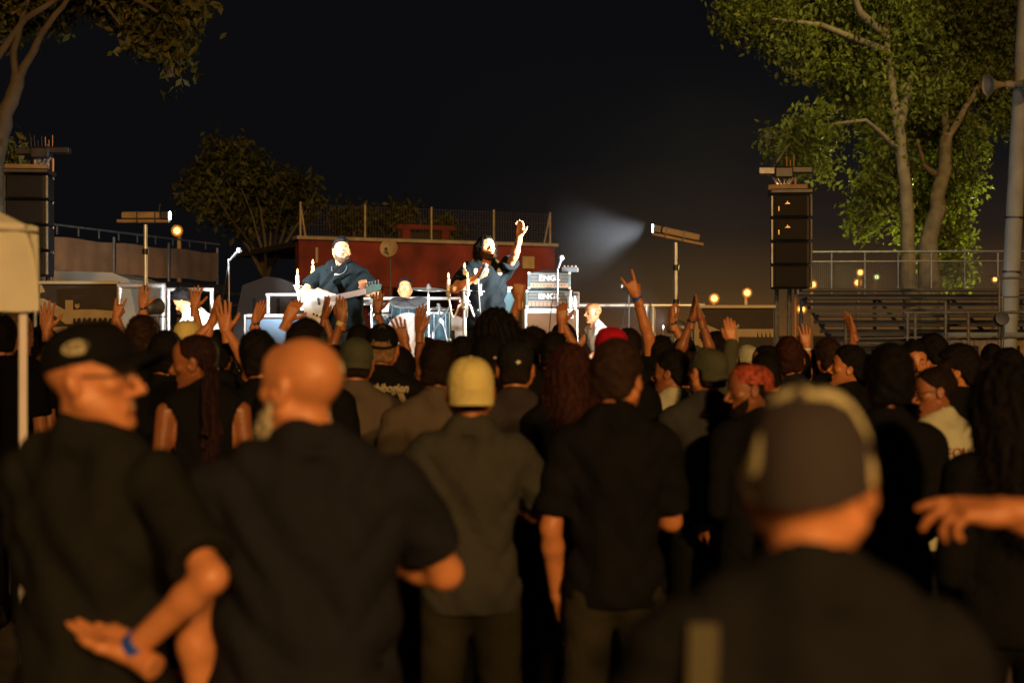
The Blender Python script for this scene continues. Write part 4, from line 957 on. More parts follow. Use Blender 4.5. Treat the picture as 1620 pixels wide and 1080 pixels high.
# ---- tent
def tent():
    E = empty('market_tent', (X(62, 5.0), 5.0, 0), R(24), 'cream pop up tent with a white pole at the edge of the crowd', 'tent')
    cm = mat('tent_cloth', (.60, .62, .52), .8, nscale=6, namt=.1, bump=.6, bscale=9)
    zt, zb, W_ = 2.09, Z(491, 5.0), 3.0
    def val(nm, P0, P1, nrm):
        n = 40; vs = []; P0, P1, nrm = Vector(P0), Vector(P1), Vector(nrm)
        for i in range(n+1):
            t = i/n; p = P0.lerp(P1, t)
            for j in range(9):
                v = j/8; ed = min(t, 1-t)*W_; rnd = max(0, 1-ed/.05)
                f_ = .014*sin(t*33+v*2.5)*v+.006*sin(t*71+v*6)+.012*sin(v*9+t*4)*(1-abs(2*t-1))
                vs.append(p+nrm*(f_-.03*rnd*(1-v)-.02*(1-v)**3)+Vector((0, 0, zt-(zt-zb)*v-.012*rnd*(1-v)+.006*sin(t*50)*v)))
        fs = [(i*9+j, i*9+j+1, i*9+10+j, i*9+9+j) for i in range(n) for j in range(8)]
        mb = MB(); mb.add(vs, fs); mb.build(nm, cm, E, True)
    val('front_valance', (-W_, 0, 0), (0, 0, 0), (0, -1, 0)); val('side_valance', (0, 0, 0), (0, W_, 0), (1, 0, 0)); val('rear_valance', (0, W_, 0), (-W_, W_, 0), (0, 1, 0)); val('side_valance', (-W_, W_, 0), (-W_, 0, 0), (-1, 0, 0))
    px, py = -W_/2, W_/2; vs = [(px, py, 3.05)]; K = 14; ring = []
    for (ax_, ay, bx, by) in ((0, 0, 0, W_), (0, W_, -W_, W_), (-W_, W_, -W_, 0), (-W_, 0, 0, 0)):
        for q in range(8): u = q/8; ring.append((ax_+(bx-ax_)*u, ay+(by-ay)*u))
    for r in range(1, K+1):
        t = r/K
        for q, (ex, ey) in enumerate(ring): vs.append((px+(ex-px)*t, py+(ey-py)*t, 3.05+(zt-3.05)*t-.09*sin(t*pi)-.03*max(0, t-.85)/.15+.012*sin(q*2.3+t*9)*t*(1-t)*2))
    fs = [(0, 1+q, 1+(q+1) % 32) for q in range(32)]
    for r in range(K-1):
        for q in range(32): a = 1+r*32; fs.append((a+q, a+32+q, a+32+(q+1) % 32, a+(q+1) % 32))
    mb = MB(); mb.add(vs, fs); mb.build('roof', cm, E, True)
    for (x, y) in ((-.05, .05), (-W_+.05, .05), (-W_+.05, W_-.05), (-.05, W_-.05)):
        mb = MB(); mb.box((x, y, 1.0), (.028, .028, 2.0), bev=.004); mb.build('pole', mat('tent_pole', (.62, .60, .62), .45, nscale=5, namt=.1), E)
    # stall awning glimpsed beyond the pole
    d = 9; A = empty('stall_counter', (X(8, d), d, 0), 0, 'pale green lit stall board glimpsed under the tent', 'stall')
    mb = MB(); mb.box((-.2, 0, Z(476, d)), (.42, .04, .10), bev=.01); mb.build('board', mat('board', (.38, .48, .36), .6, nscale=5), A)
    for q in (-1, 1): mb = MB(); mb.box((-.2+q*.19, .04, Z(476, d)/2), (.03, .03, Z(476, d))); mb.build('leg', M['wood'], A)
tent()

# ---- loudspeaker stacks on masts
def pa_stack(px0, px1, pt, pb, d, label, mastlabel, side):
    cx = X((px0+px1)/2, d); w_ = X(px1, d)-X(px0, d); zt, zb = Z(pt, d), Z(pb, d); h = (zt-zb)/4
    E = empty('loudspeaker_stack', (cx, d, zb), R(-6*side), label, 'loudspeaker', 'loudspeaker stacks beside the stage')
    bm = mat('speaker_black', (.007, .007, .007), .6, nscale=6, bump=.4, bscale=80); gm = mat('speaker_grille', (.010, .009, .008), .7, 0, bump=1., bscale=220)
    for k in range(4):
        c = h*(k+.5); mb = MB(); mb.box((0, .14, c), (w_*.86, .40, h-.014), bev=.012); cab = mb.build('cabinet', bm, E)
        mb = MB(); mb.box((-w_*.02, -.075, c), (w_*.74, .025, h*.84), bev=.006); mb.build('grille', gm, cab)
        if k >= 2 and side > 0:
            mb = MB(); q = (-w_*.10, -.092, c+h*.12); mb.poly([(q[0]-.03, q[1], q[2]-.012), (q[0]+.03, q[1], q[2]-.012), (q[0]+.018, q[1], q[2]+.004), (q[0]+.008, q[1], q[2]), (q[0], q[1], q[2]+.022), (q[0]-.010, q[1], q[2])], (0, -.003, 0)); mb.build('emblem', mat('gold', (.6, .45, .15), .4, .5), cab)
            mb = MB(); mb.box((-w_*.30, -.092, c-h*.12), (.010, .004, .05)); mb.build('label_strip', mat('gold', (.6, .45, .15)), cab)
        for q in (-1, 1): mb = MB(); mb.box((q*w_*.455, -.07, c), (w_*.05, .03, h-.03), bev=.004); mb.build('side_rail', M['galv'] if q == -side else M['darkmetal'], cab)
    mb = MB(); mb.box((0, .1, 4*h+.03), (w_*.98, .42, .05), bev=.01); mb.build('flying_frame', M['darkmetal'], E)
    mb = MB(); mb.box((-.03, .1, 4*h+.085), (w_*.92, .12, .06), bev=.008); mb.build('crossbar', mat('timber_beam', (.30, .20, .10), .7, nscale=7), E)
    T_ = empty('loudspeaker_mast', (cx+.0, d+.45, 0), 0, mastlabel, 'mast', 'masts carrying the loudspeakers')
    th = zt+.30*FPX/FPX
    for q in (-.07, .07):
        mb = MB(); mb.tube([(q, 0, 0), (q, 0, zt+.25)], .026, 8); mb.build('upright', M['galv'], T_, True)
    for k in range(9): z = .2+k*.42; mb = MB(); mb.tube([(-.07, 0, z), (.07, 0, z+.2)], .012, 6); mb.build('lacing', M['galv'], T_)
    mb = MB(); mb.tube([(.13, -.02, 0), (.13, -.02, zt+.22)], .012, 6); mb.build('cable_conduit', mat('orange_pipe', (.55, .25, .08), .5), T_)
    zt2 = Z(pt-42, d); s2 = side
    mb = MB(); mb.box((.0, 0, zt2), (.20, .16, .13), bev=.02); mb.build('winch_head', M['darkmetal'], T_)
    mb = MB(); mb.box((-.16, 0, zt2+.02), (.22, .10, .08), bev=.01); mb.build('arm', M['galv'] if side > 0 else M['darkmetal'], T_)
    mb = MB(); mb.box((.19, 0, zt2+.03), (.24, .11, .07), bev=.01); mb.build('arm', M['darkmetal'], T_)
    for k in range(7): mb = MB(); mb.tube([(-.11+k*.038, 0, zt2+.05), (-.12+k*.04, 0, zt2+.17+.03*sin(k*2.3))], .005, 5); mb.build('spike', M['darkmetal'] if k < 4 else mat('orange_pipe', (.5, .2, .1)), T_)
    rr = random.Random(3+side)
    for k in range(14):                                            # chain and sling bundle down to the frame
        a = rr.uniform(-.13, .13); pts = [(a, -.02+rr.uniform(-.04, .04), zt2-.05), (a*.55+rr.uniform(-.02, .02), -.04+rr.uniform(-.03, .03), zt2-.12), (rr.uniform(-.03, .03), -.03, zt2-.20), (rr.uniform(-.03, .03), -.02, zt+.05)]
        mb = MB(); mb.tube(pts, .0065, 5); mb.build('sling', mat('sling_chrome', (.75, .77, .8), .22, .8), T_, True)
pa_stack(1218, 1285, 308, 457, 15, 'black four box loudspeaker stack hanging in front of the right trees', 'metal mast with chain hoist over the right loudspeaker stack', 1)
pa_stack(8, 79, 276, 437, 15, 'black four box loudspeaker stack hanging beside the white tent', 'metal mast with chain hoist over the loudspeaker stack by the tent', -1)
# ---- floodlight post added unseen behind the viewer to brighten the nearest people
def added_flood():
    E = empty('added_flood_post', (3.2, -7.5, 0), R(-15), 'added unseen sodium floodlight on a galvanised post behind the crowd', 'floodlight')
    mb = MB(); mb.tube([(0, 0, 0), (0, 0, 5.0)], [.07, .05], 12); mb.build('post', M['galv'], E, True)
    mb = MB(); mb.box((0, .12, 5.0), (.45, .22, .32), Matrix.Rotation(R(-25), 3, 'X'), bev=.02); mb.build('housing', M['darkmetal'], E)
    mb = MB(); mb.box((0, .26, 4.94), (.38, .02, .26), Matrix.Rotation(R(-25), 3, 'X')); mb.build('lamp_glass', mat('flood_glass', (1, .6, .2), .3, emit=(1, .5, .17), estr=20), E)
    l = bpy.data.lights.new('added_flood_lamp', 'SPOT'); l.energy = FLOODW; l.color = (1, .51, .17); l.spot_size = R(110); l.spot_blend = .6; l.shadow_soft_size = .22
    o = bpy.data.objects.new('added_flood_lamp', l); C.objects.link(o); o.parent = E; o.location = (0, .34, 4.92); o.rotation_euler = (R(68), 0, R(15+18))
FLOODW = 4000
added_flood()
# ---------------------------------------------------------------- stage lighting and gear
lens_on = mat('lens_lit', (.9, .95, 1), .2, emit=(.75, .92, 1.0), estr=18); lens_low = mat('lens_low', (.8, .9, .9), .2, emit=(.7, .9, .9), estr=1.3)
def spot(parent, loc, target, power, ang, blend=.8, col=(.95, .98, 1.0), size=.05):
    l = bpy.data.lights.new('spot_beam', 'SPOT'); l.energy = power; l.spot_size = R(ang); l.spot_blend = blend; l.color = col; l.shadow_soft_size = size
    o = bpy.data.objects.new('spot_beam', l); C.objects.link(o); o.parent = parent; o.location = loc
    wl = Vector(parent.location)+Vector(loc)
    o.rotation_euler = (Matrix.Rotation(-parent.rotation_euler.z, 3, 'Z') @ (Vector(target)-wl)).to_track_quat('-Z', 'Y').to_euler(); return o
def light_stand(px, py, d, side, tilt, label, target, power, ang, bl=.8):
    c = P(px, py, d); E = empty('spotlight_stand', (c.x, d, 0), 0, label, 'stage light', 'spotlight stands at the front corners of the stage')
    mb = MB(); mb.tube([(0, 0, 0), (0, 0, c.z*.55)], .021, 10); mb.build('lower_pole', M['alu'], E, True)
    mb = MB(); mb.tube([(0, 0, c.z*.55), (0, 0, c.z-.03)], .016, 10); mb.build('upper_pole', M['alu'], E, True)
    for z in (.55, .78, .9): mb = MB(); mb.lathe([(.022, -.025), (.029, -.02), (.029, .02), (.022, .025)], (0, 0, c.z*z), 12); mb.build('clamp', M['blackp'], E, True)
    for k in range(3):
        a = 2*pi*k/3+.4; mb = MB(); mb.tube([(0, 0, .62), (cos(a)*.5, sin(a)*.5, .02)], .012, 6); mb.build('leg', M['galv'], E)
    rt = Matrix.Rotation(tilt, 3, 'Y'); s = side; bx = mat('fixture_tan', (.26, .19, .11), .55, nscale=9)
    mb = MB(); mb.box(rt @ Vector((s*.02, 0, .0))+Vector((0, 0, c.z)), (.46, .07, .030), rt, bev=.006); mb.build('lower_bar', bx, E)
    mb = MB(); mb.box(rt @ Vector((s*.03, 0, .050))+Vector((0, 0, c.z)), (.34, .12, .060), rt, bev=.008); fx = mb.build('housing', bx, E)
    for q in (-.1, .06): mb = MB(); mb.box(rt @ Vector((s*q, -.062, .035))+Vector((0, 0, c.z)), (.010, .006, .10), rt); mb.build('strap', M['blackp'], fx)
    mb = MB(); mb.box(rt @ Vector((-s*.18, 0, .05))+Vector((0, 0, c.z)), (.07, .11, .075), rt, bev=.008); mb.build('head', M['blackp'], E)
    mb = MB(); q = rt @ Vector((-s*.217, 0, .05))+Vector((0, 0, c.z)); mb.lathe([(.0001, 0), (.038, .0), (.038, .006), (.0001, .01)], q, 16, Matrix.Rotation(R(90)*(-s), 3, 'Y')); mb.build('lens', lens_on, E, True)
    mb = MB(); mb.tube([rt @ Vector((-s*.12, 0, .09))+Vector((0, 0, c.z)), rt @ Vector((-s*.13, 0, .16))+Vector((0, 0, c.z))], .006, 5); mb.build('safety_hook', M['blackp'], E)
    spot(E, rt @ Vector((-s*.25, -.0, .05))+Vector((0, 0, c.z)), target, power, ang, bl)
    if side > 0: spot(E, rt @ Vector((-s*.25, -.0, .05))+Vector((0, 0, c.z)), P(805, 385, 14.2), 600, 15, .7, (.75, .92, 1.0))
    return E
light_stand(230, 350, 12.7, -1, 0, 'pale spotlight bar on a pole left of the band', P(612, 430, 15.4), 1600, 60)
light_stand(1069, 378, 12.6, 1, R(12), 'orange lit spotlight bar on a pole right of the amplifiers', P(735, 420, 14.3), 2250, 60, 1.0)
def floor_lamp(px, py, d, label, target, power, r=.075):
    c = P(px, py, d); E = empty('floor_spotlight', (c.x, d, 0), R(-10), label, 'stage light', 'round low spotlights at the stage sides')
    dr = (Vector(target)-c); dr = Matrix.Rotation(R(10), 3, 'Z') @ dr; q = dr.normalized().to_track_quat('Z', 'Y').to_matrix()
    mb = MB(); mb.lathe([(.04, -.16), (r*.9, -.12), (r, 0), (r*1.08, .02), (r*.95, .02), (r*.9, 0)], (0, 0, c.z), 22, q); mb.build('can', M['galv'], E, True)
    mb = MB(); mb.lathe([(.0001, .004), (r*.9, .002), (.0001, .012)], (0, 0, c.z), 22, q); mb.build('lens', lens_low, E, True)
    mb = MB(); mb.tube([(-r*1.2, 0, c.z), (-r*1.2, 0, c.z-r*1.3), (r*1.2, 0, c.z-r*1.3), (r*1.2, 0, c.z)], .008, 6); mb.tube([(0, 0, c.z-r*1.3), (0, 0, STZ)], .018, 8); mb.build('yoke', M['galv'], E)
    for a in (0, 2.1, 4.2): mb = MB(); mb.tube([(0, 0, STZ+.15), (.16*cos(a), .16*sin(a), STZ)], .010, 6); mb.build('foot', M['alu'], E)
    spot(E, Vector((0, 0, c.z))+dr.normalized()*.05, target, power, 105, 1, size=.06); return E
floor_lamp(249, 485, 13.8, 'round silver spotlight on a short stand beside the crouching stagehand', P(350, 470, 14.6), 380)
floor_lamp(1063, 515, 14.3, 'round spotlight glowing violet white behind the right light pole', P(900, 480, 15.0), 240)

def frame_rail(px0, px1, pyt, d, label, posts=2, z0=STZ, r=.022, mid=True):
    x0, x1, zt = X(px0, d), X(px1, d), Z(pyt, d); E = empty('guard_rail', ((x0+x1)/2, d, z0), 0, label, 'railing', 'guard rails round the stage'); w_ = x1-x0; h = zt-z0
    mb = MB(); mb.tube([(-w_/2-.02, 0, h), (w_/2+.02, 0, h)], r, 10); mb.build('top_rail', M['alu'], E, True)
    if mid: mb = MB(); mb.tube([(-w_/2, 0, h*.45), (w_/2, 0, h*.45)], r*.8, 10); mb.build('mid_rail', M['alu'], E, True)
    for i in range(posts): x = -w_/2+w_*i/(posts-1); mb = MB(); mb.tube([(x, 0, 0), (x, 0, h)], r, 10); mb.build('post', M['alu'], E, True)
frame_rail(189, 258, 452, 14.9, 'bright guard rail left of the silver spotlight', 2, r=.03)
frame_rail(266, 335, 458, 15.4, 'pale guard rail behind the crouching stagehand')
frame_rail(424, 560, 466, 16.6, 'grey guard rail behind the blue guitar cabinet')
frame_rail(562, 760, 472, 17.4, 'thin guard rail behind the drum kit', 3)
frame_rail(905, 1024, 483, 16.4, 'white guard rail behind the bald stagehand', 2, r=.028)
frame_rail(1033, 1112, 483, 16.0, 'white guard rail behind the violet spotlight', 2, r=.028)

def mic_stand(px, pyt, d, label, bend=-.1, base=STZ):
    x, zt = X(px, d), Z(pyt, d); E = empty('microphone_stand', (x, d, base), 0, label, 'microphone stand', 'microphone stands on the stage'); h = zt-base
    mb = MB(); mb.tube([(0, 0, .06), (0, 0, h*.55)], .012, 8); mb.build('lower_tube', M['steel'], E, True)
    mb = MB(); mb.tube([(0, 0, h*.55), (0, 0, h-.08)], .008, 8); mb.build('upper_tube', M['steel'], E, True)
    mb = MB(); mb.lathe([(.010, -.03), (.018, -.02), (.018, .02), (.010, .03)], (0, 0, h*.55), 10); mb.build('clutch', M['blackp'], E, True)
    for k in range(3): a = 2*pi*k/3; mb = MB(); mb.tube([(0, 0, .08), (cos(a)*.3, sin(a)*.3, .01)], .009, 6); mb.build('leg', M['steel'], E)
    mb = MB(); mb.tube([(bend*.1, -.03, h-.10), (bend*.6, .02, h-.02)], [.011, .017], 10); o = mb.build('microphone', M['blackp'], E, True)
    mb = MB(); mb.lathe([(.0001, -.028), (.018, -.022), (.026, 0), (.018, .022), (.0001, .028)], (bend*.75, .03, h), 14); mb.build('grille_ball', M['steel'], o, True)
    mb = MB(); pts = [Vector((bend*.1, -.03, h-.10))+Vector((-.06*sin(t*pi)-.05*t, -.02, -t*h*.8)) for t in [i/10 for i in range(11)]]; mb.tube(pts, .004, 5); mb.build('cable', M['blackp'], E)
mic_stand(362, 396, 13.3, 'tall microphone stand at the empty left side of the stage', .12)
mic_stand(882, 408, 13.3, 'microphone stand with a round white tip in front of the amplifiers', .05)
mic_stand(995, 452, 15.6, 'short microphone stand right of the bald stagehand')

def candelabra(px, pyc, d, label, flip=1):
    x = X(px, d); zc = Z(pyc, d); E = empty('candelabra', (x, d, STZ), R(12), label, 'candelabra', 'white candelabras on the stage'); h = zc-STZ
    wm = mat('white_enamel', (.78, .76, .70), .35)
    sc = .0
    hc = h-.13
    mb = MB(); mb.lathe([(.13, 0), (.13, .015), (.05, .04), (.022, .08), (.020, .40), (.034, .42), (.034, .45), (.020, .47), (.018, hc-.25), (.040, hc-.23), (.022, hc-.20), (.028, hc-.10), (.045, hc-.05), (.030, hc-.03), (.058, hc-.01), (.058, hc)], n=16); mb.build('stem', wm, E, True)
    def candle(cx, cy_, z, L, nm):
        mb = MB(); mb.lathe([(.017, 0), (.0165, L-.01), (.010, L), (.0001, L)], (cx, cy_, z), 10); o = mb.build('candle', mat('candle_wax', (.8, .76, .65), .4, emit=(1, .55, .2), estr=.25), E, True)
        mb = MB(); mb.lathe([(.0001, 0), (.009, .010), (.011, .022), (.006, .042), (.0001, .058)], (cx, cy_, z+L+.004), 8); mb.build('flame', M['flame'], o, True)
    candle(0, 0, hc, .14, 0)
    for i, (dx, dy) in enumerate(((-1, 0), (1, 0), (0, -1), (0, 1))):
        ra = .155; z0 = hc-.22; pts = []
        for t in range(15):
            u = t/14; r_ = ra*(u**.8); zz = z0+.03*sin(u*pi*2.2)*(1-u)-.085*sin(min(1, max(0, (u-.25)/.75))*pi)+.10*max(0, u-.75)/.25; pts.append((dx*r_, dy*r_, zz))
        mb = MB(); mb.tube(pts, .0105, 7)
        sp = [(dx*(.03+.022*cos(a)*(1-a/9)), dy*(.03+.022*cos(a)*(1-a/9)), z0+.045+.022*sin(a)*(1-a/9)) for a in [k*.7 for k in range(11)]]; mb.tube(sp, .006, 5)
        mb.lathe([(.008, 0), (.020, .012), (.028, .035), (.020, .045), (.044, .055), (.044, .062)], (dx*ra, dy*ra, pts[-1][2]-.01), 12); mb.build('arm', wm, E, True)
        candle(dx*ra, dy*ra, pts[-1][2]+.05, .115, 1)
    return E
candelabra(735, 427, 13.5, 'white candelabra with lit candles between the drums and the singer')
candelabra(495, 421, 14.5, 'white candelabra with lit candles behind the guitar body')

def cabinet(px0, px1, pt, pb, d, label, face, trim, logo=None, depth=.36, zbase=None):
    x0, x1, z1 = X(px0, d), X(px1, d), Z(pt, d); z0 = zbase if zbase is not None else STZ
    w_, h = x1-x0, z1-z0; E = empty('speaker_cabinet', ((x0+x1)/2, d, z0), 0, label, 'amplifier')
    mb = MB(); mb.box((0, depth/2, h/2), (w_, depth, h), bev=.015); mb.build('shell', trim, E)
    mb = MB(); mb.box((0, -.006, h/2-.012), (w_-.06, .02, h-.09), bev=.004); g = mb.build('grille_cloth', face, E)
    for q in (-1, 1): mb = MB(); mb.box((q*(w_/2-.014), -.006, h/2), (.020, .018, h-.02), bev=.003); mb.build('edge_trim', M['alu'], E)
    mb = MB(); mb.box((0, -.006, h-.02), (w_-.06, .018, .028), bev=.003); mb.build('top_trim', M['alu'], E)
    if logo:
        mb = MB(); mb.box((w_*.31, -.022, h-.09), (.105, .008, .042), bev=.002); p = mb.build('logo_plate', M['whitep'], E)
        text_part('logo', logo, .040, M['blackp'], p, (w_*.31, -.029, h-.09), (R(90), 0, 0), .001, 1.1)
    return E
blue_cloth = mat('blue_grille', (.12, .20, .30), .8, nscale=5, namt=.1, bump=.8, bscale=240); teal_cloth = mat('teal_grille', (.07, .14, .16), .8, nscale=5, namt=.1, bump=.8, bscale=240); tan_cloth = mat('tan_grille', (.12, .055, .018), .8, nscale=6, namt=.15, bump=.8, bscale=200)
cabinet(386, 476, 496, 560, 14.2, 'wide guitar cabinet with pale blue cloth and silver trim at stage left', blue_cloth, M['darkmetal'])
cabinet(745, 818, 453, 560, 15.2, 'tall teal guitar cabinet directly behind the singer', teal_cloth, M['alu'])
cabinet(830, 915, 487, 560, 14.9, 'tan cloth guitar cabinet under the two stacked amplifier heads', tan_cloth, mat('cab_trim', (.34, .36, .36), .5), 'ENGL')
def amp_head(px0, px1, pt, pb, d, label, logo, n=7, rack=False, knobs=10, off=0.):
    x0, x1, z1, z0 = X(px0, d), X(px1, d), Z(pt, d), Z(pb, d); w_, h = x1-x0, z1-z0
    E = empty('amplifier_head', ((x0+x1)/2, d, z0), 0, label, 'amplifier', 'stacked amplifier heads'); tl = mat('tolex_teal', (.11, .16, .165), .6, nscale=8); 
    mb = MB(); mb.box((0, .14, h/2), (w_, .26, h), bev=.012); mb.build('shell', tl, E)
    mb = MB(); mb.box((0, .006, h*.62), (w_-.05, .008, h*.52)); mb.build('rear_plate', mat('amp_inner', (.02, .02, .02), .6), E)
    for k in range(n): mb = MB(); mb.box((0, -.001, h*.39+h*.50*k/(n-1)), (w_-.05, .010, h*.030), bev=.001); mb.build('slat', mat('slat_metal', (.24, .27, .27), .45, .3), E)
    mb = MB(); mb.box((0, -.003, h*.21), (w_-.05, .012, h*.28), bev=.002); pnl = mb.build('control_panel', mat('amp_panel', (.30, .22, .15), .5), E)
    for r_ in range(2 if rack else 1):
        for k in range(knobs): mb = MB(); mb.lathe([(.0065, 0), (.006, .010), (.0001, .011)], (-w_/2+.06+(w_-.12)*k/(knobs-1), -.009, h*(.21 if not rack else .14+.13*r_)), 8, Matrix.Rotation(R(90), 3, 'X')); mb.build('knob', M['blackp'] if k % 3 else M['red'], pnl)
    for q in (-1, 1):
        for a in (0, 1): mb = MB(); mb.box((q*(w_/2-.012), -.002, h*(.06+.88*a)), (.028, .012, .028), bev=.004); mb.build('corner', M['alu'], E)
    mb = MB(); mb.tube([(-.11, .14, h), (-.09, .14, h+.022), (.09, .14, h+.022), (.11, .14, h)], .007, 6); mb.build('carry_handle', M['blackp'], E)
    text_part('logo', logo, .078, M['whitep'], E, (off, -.012, h*.64), (R(90), 0, 0), .004, 1.15, off=.002)
    return E
zc = Z(487, 14.9)
amp_head(832, 905, 459, 486.5, 14.95, 'lower amplifier head with cream panel and rack side, bottles in front of its right end', 'ENGL', 7, True, off=.0)
amp_head(835, 903, 430.5, 457, 15.0, 'upper amplifier head with silver slats and large pale lettering', 'ENGL', 7)
def rackside():
    d = 14.95; x0, x1 = X(906.5, d), X(917, d); z0, z1 = Z(486.5, d), Z(461, d); E = empty('rack_unit', ((x0+x1)/2, d, z0), 0, 'narrow cream rack unit at the right end of the lower amplifier head', 'rack unit')
    h = z1-z0; mb = MB(); mb.box((0, .13, h/2), (x1-x0, .26, h), bev=.006); mb.build('case', mat('rack_cream', (.16, .12, .09), .5), E)
    for k in range(3): mb = MB(); mb.box((-.004, -.004, h*(.2+.3*k)), (.04, .012, .03), bev=.002); mb.build('socket_panel', M['blackp'], E)
    c = P(898, 429, 15.0); E = empty('tuner_pedal', (c.x+.02, 15.0, Z(430.5, 15.0)+.001), R(-6), 'row of silver switches on a small grey box on the upper amplifier head', 'effects pedal')
    mb = MB(); mb.box((0, .1, .03), (.17, .14, .05), bev=.008); mb.build('case', mat('pedal_grey', (.18, .22, .26), .45), E)
    for k in range(4): mb = MB(); mb.lathe([(.010, 0), (.009, .018), (.0001, .02)], (-.06+k*.04, .08, .055), 10); mb.build('knob', M['steel'], E, True)
rackside()
bt = mat('bottle_plastic', (.75, .82, .85), .12, spec=.8)
for i, (px, h) in enumerate(((902, .155), (908.5, .125))):
    d = 14.87; E = empty('water_bottle', (X(px, d), d-.0, Z(487, 14.9)+.001), 0, ['taller clear water bottle on the tan cabinet in front of the lower amplifier', 'shorter clear water bottle beside the taller one on the tan cabinet'][i], 'bottle', 'bottles on the cabinet')
    E.location.y = 14.93-.06
    mb = MB(); mb.lathe([(.026, 0), (.029, .01), (.028, .05), (.029, h*.62), (.012, h*.86), (.012, h*.93)], n=14); mb.build('body', bt, E, True)
    mb = MB(); mb.lathe([(.014, h*.92), (.014, h), (.0001, h)], n=12); mb.build('cap', M['whitep'], E, True)

# ---- drum kit
def drums():
    d = 15.7; c = P(652, 520, d); shell = mat('drum_shell', (.030, .065, .08), .25, .3, nscale=30, namt=.4); skinm = mat('drum_skin', (.80, .74, .58), .5, nscale=10, namt=.06)
    def drum(E, px, py, r, ln, rot, nm, d=d):
        c = P(px, py, d)-E.location; mb = MB(); mb.lathe([(r, -ln/2), (r, ln/2)], c, 26, rot); o = mb.build(nm, shell, E, True)
        for s in (-1, 1): mb = MB(); mb.lathe([(.0001, s*(ln/2+.002)), (r*.97, s*(ln/2+.002))][::s], c, 26, rot); mb.build('drumhead', skinm, o, True)
        for s in (-1, 1): mb = MB(); mb.lathe([(r*.97, s*ln/2-.012), (r*1.05, s*ln/2-.012), (r*1.05, s*ln/2+.012), (r*.97, s*ln/2+.012)], c, 26, rot); mb.build('hoop', M['steel'], o, True)
        for k in range(8):
            a = 2*pi*k/8; mb = MB(); p = Vector((r*1.03*cos(a), r*1.03*sin(a), 0)); mb.tube([c+rot@(p+Vector((0, 0, -ln*.46))), c+rot@(p+Vector((0, 0, ln*.46)))], .005, 5); mb.build('lug', M['steel'], o)
    E = empty('bass_drum', (c.x, d, STZ), 0, 'teal bass drum with two tom drums mounted on top, in front of the drummer', 'drum')
    rx = Matrix.Rotation(R(90), 3, 'X')
    drum(E, 648, 531, .24, .36, rx, 'bass_shell'); t = Matrix.Rotation(R(25), 3, 'X')
    drum(E, 634, 492, .125, .20, t @ Matrix.Rotation(R(8), 3, 'Y'), 'tom_shell', d-.05); drum(E, 661, 492, .125, .20, t @ Matrix.Rotation(R(-8), 3, 'Y'), 'tom_shell', d-.05)
    for px in (634, 661): a = P(px, 503, d)-E.location; mb = MB(); mb.tube([a, (P(648, 520, d)-E.location)], .012, 6); mb.build('tom_arm', M['steel'], E)
    F = empty('floor_tom', (X(688, d), d-.1, STZ), 0, 'floor tom drum right of the bass drum', 'drum'); 
    drum(F, 688, 515, .17, .30, Matrix.Rotation(R(4), 3, 'X'), 'tom_shell', d-.1)
    for k in range(3): a = 2*pi*k/3+.5; mb = MB(); mb.tube([(.18*cos(a), .18*sin(a), 0), (.18*cos(a), .18*sin(a), .45)], .010, 6); mb.build('leg', M['steel'], F)
    S = empty('snare_drum', (X(607, d), d+.1, STZ), 0, 'silver snare drum left of the bass drum', 'drum')
    drum(S, 607, 508, .14, .13, Matrix.Rotation(R(12), 3, 'X'), 'snare_shell', d+.1); mb = MB(); mb.tube([(0, 0, 0), (0, 0, .5)], .016, 8); mb.build('stand', M['steel'], S)
    def cymbal(px, py, r, dd, label, tilt=8, hat=False):
        x = X(px, dd); zc = Z(py, dd)-STZ; E = empty('cymbal_stand', (x, dd, STZ), 0, label, 'cymbal', 'cymbals round the drum kit'); h = zc
        mb = MB(); mb.tube([(0, 0, .25), (0, 0, h+.03)], [.014, .008], 8); mb.build('tube', M['steel'], E, True)
        mb = MB(); mb.lathe([(.018, -.04), (.026, -.02), (.026, .02), (.018, .04)], (0, 0, h*.6), 10); mb.build('clamp', M['steel'], E, True); mb = MB(); mb.lathe([(.010, -.02), (.022, 0), (.010, .02)], (0, 0, h+.035), 10); mb.build('wing_nut', M['steel'], E, True)
        for k in range(3): a = 2*pi*k/3+.3; mb = MB(); mb.tube([(0, 0, .32), (cos(a)*.26, sin(a)*.26, .01)], .010, 6); mb.build('leg', M['steel'], E)
        rt = Matrix.Rotation(R(tilt), 3, 'X') @ Matrix.Rotation(R(3), 3, 'Y'); br = mat('bronze', (.62, .58, .50), .28, .85, nscale=20)
        mb = MB(); mb.lathe([(.0001, .030), (.02, .028), (.035, .012), (r*.6, .006), (r, -.004), (r, -.007), (r*.6, .002), (.03, .006), (.0001, .02)], (0, 0, h), 30, rt); mb.build('cymbal', br, E, True)
        if hat: mb = MB(); mb.lathe([(.0001, -.02), (.03, -.012), (r, .0), (r, -.003), (.0001, -.03)], (0, 0, h-.02), 26, rt); mb.build('lower_cymbal', br, E, True)
    cymbal(678, 457, .185, 15.3, 'large crash cymbal on a stand right of the drummer'); cymbal(694, 488, .17, 15.5, 'ride cymbal low behind the candelabra arm', 4)
    cymbal(588, 478, .17, 15.6, 'cymbal between the bass player and the drummer', 10); cymbal(601, 496, .13, 15.5, 'pair of hi-hat cymbals beside the snare drum', 3, True)
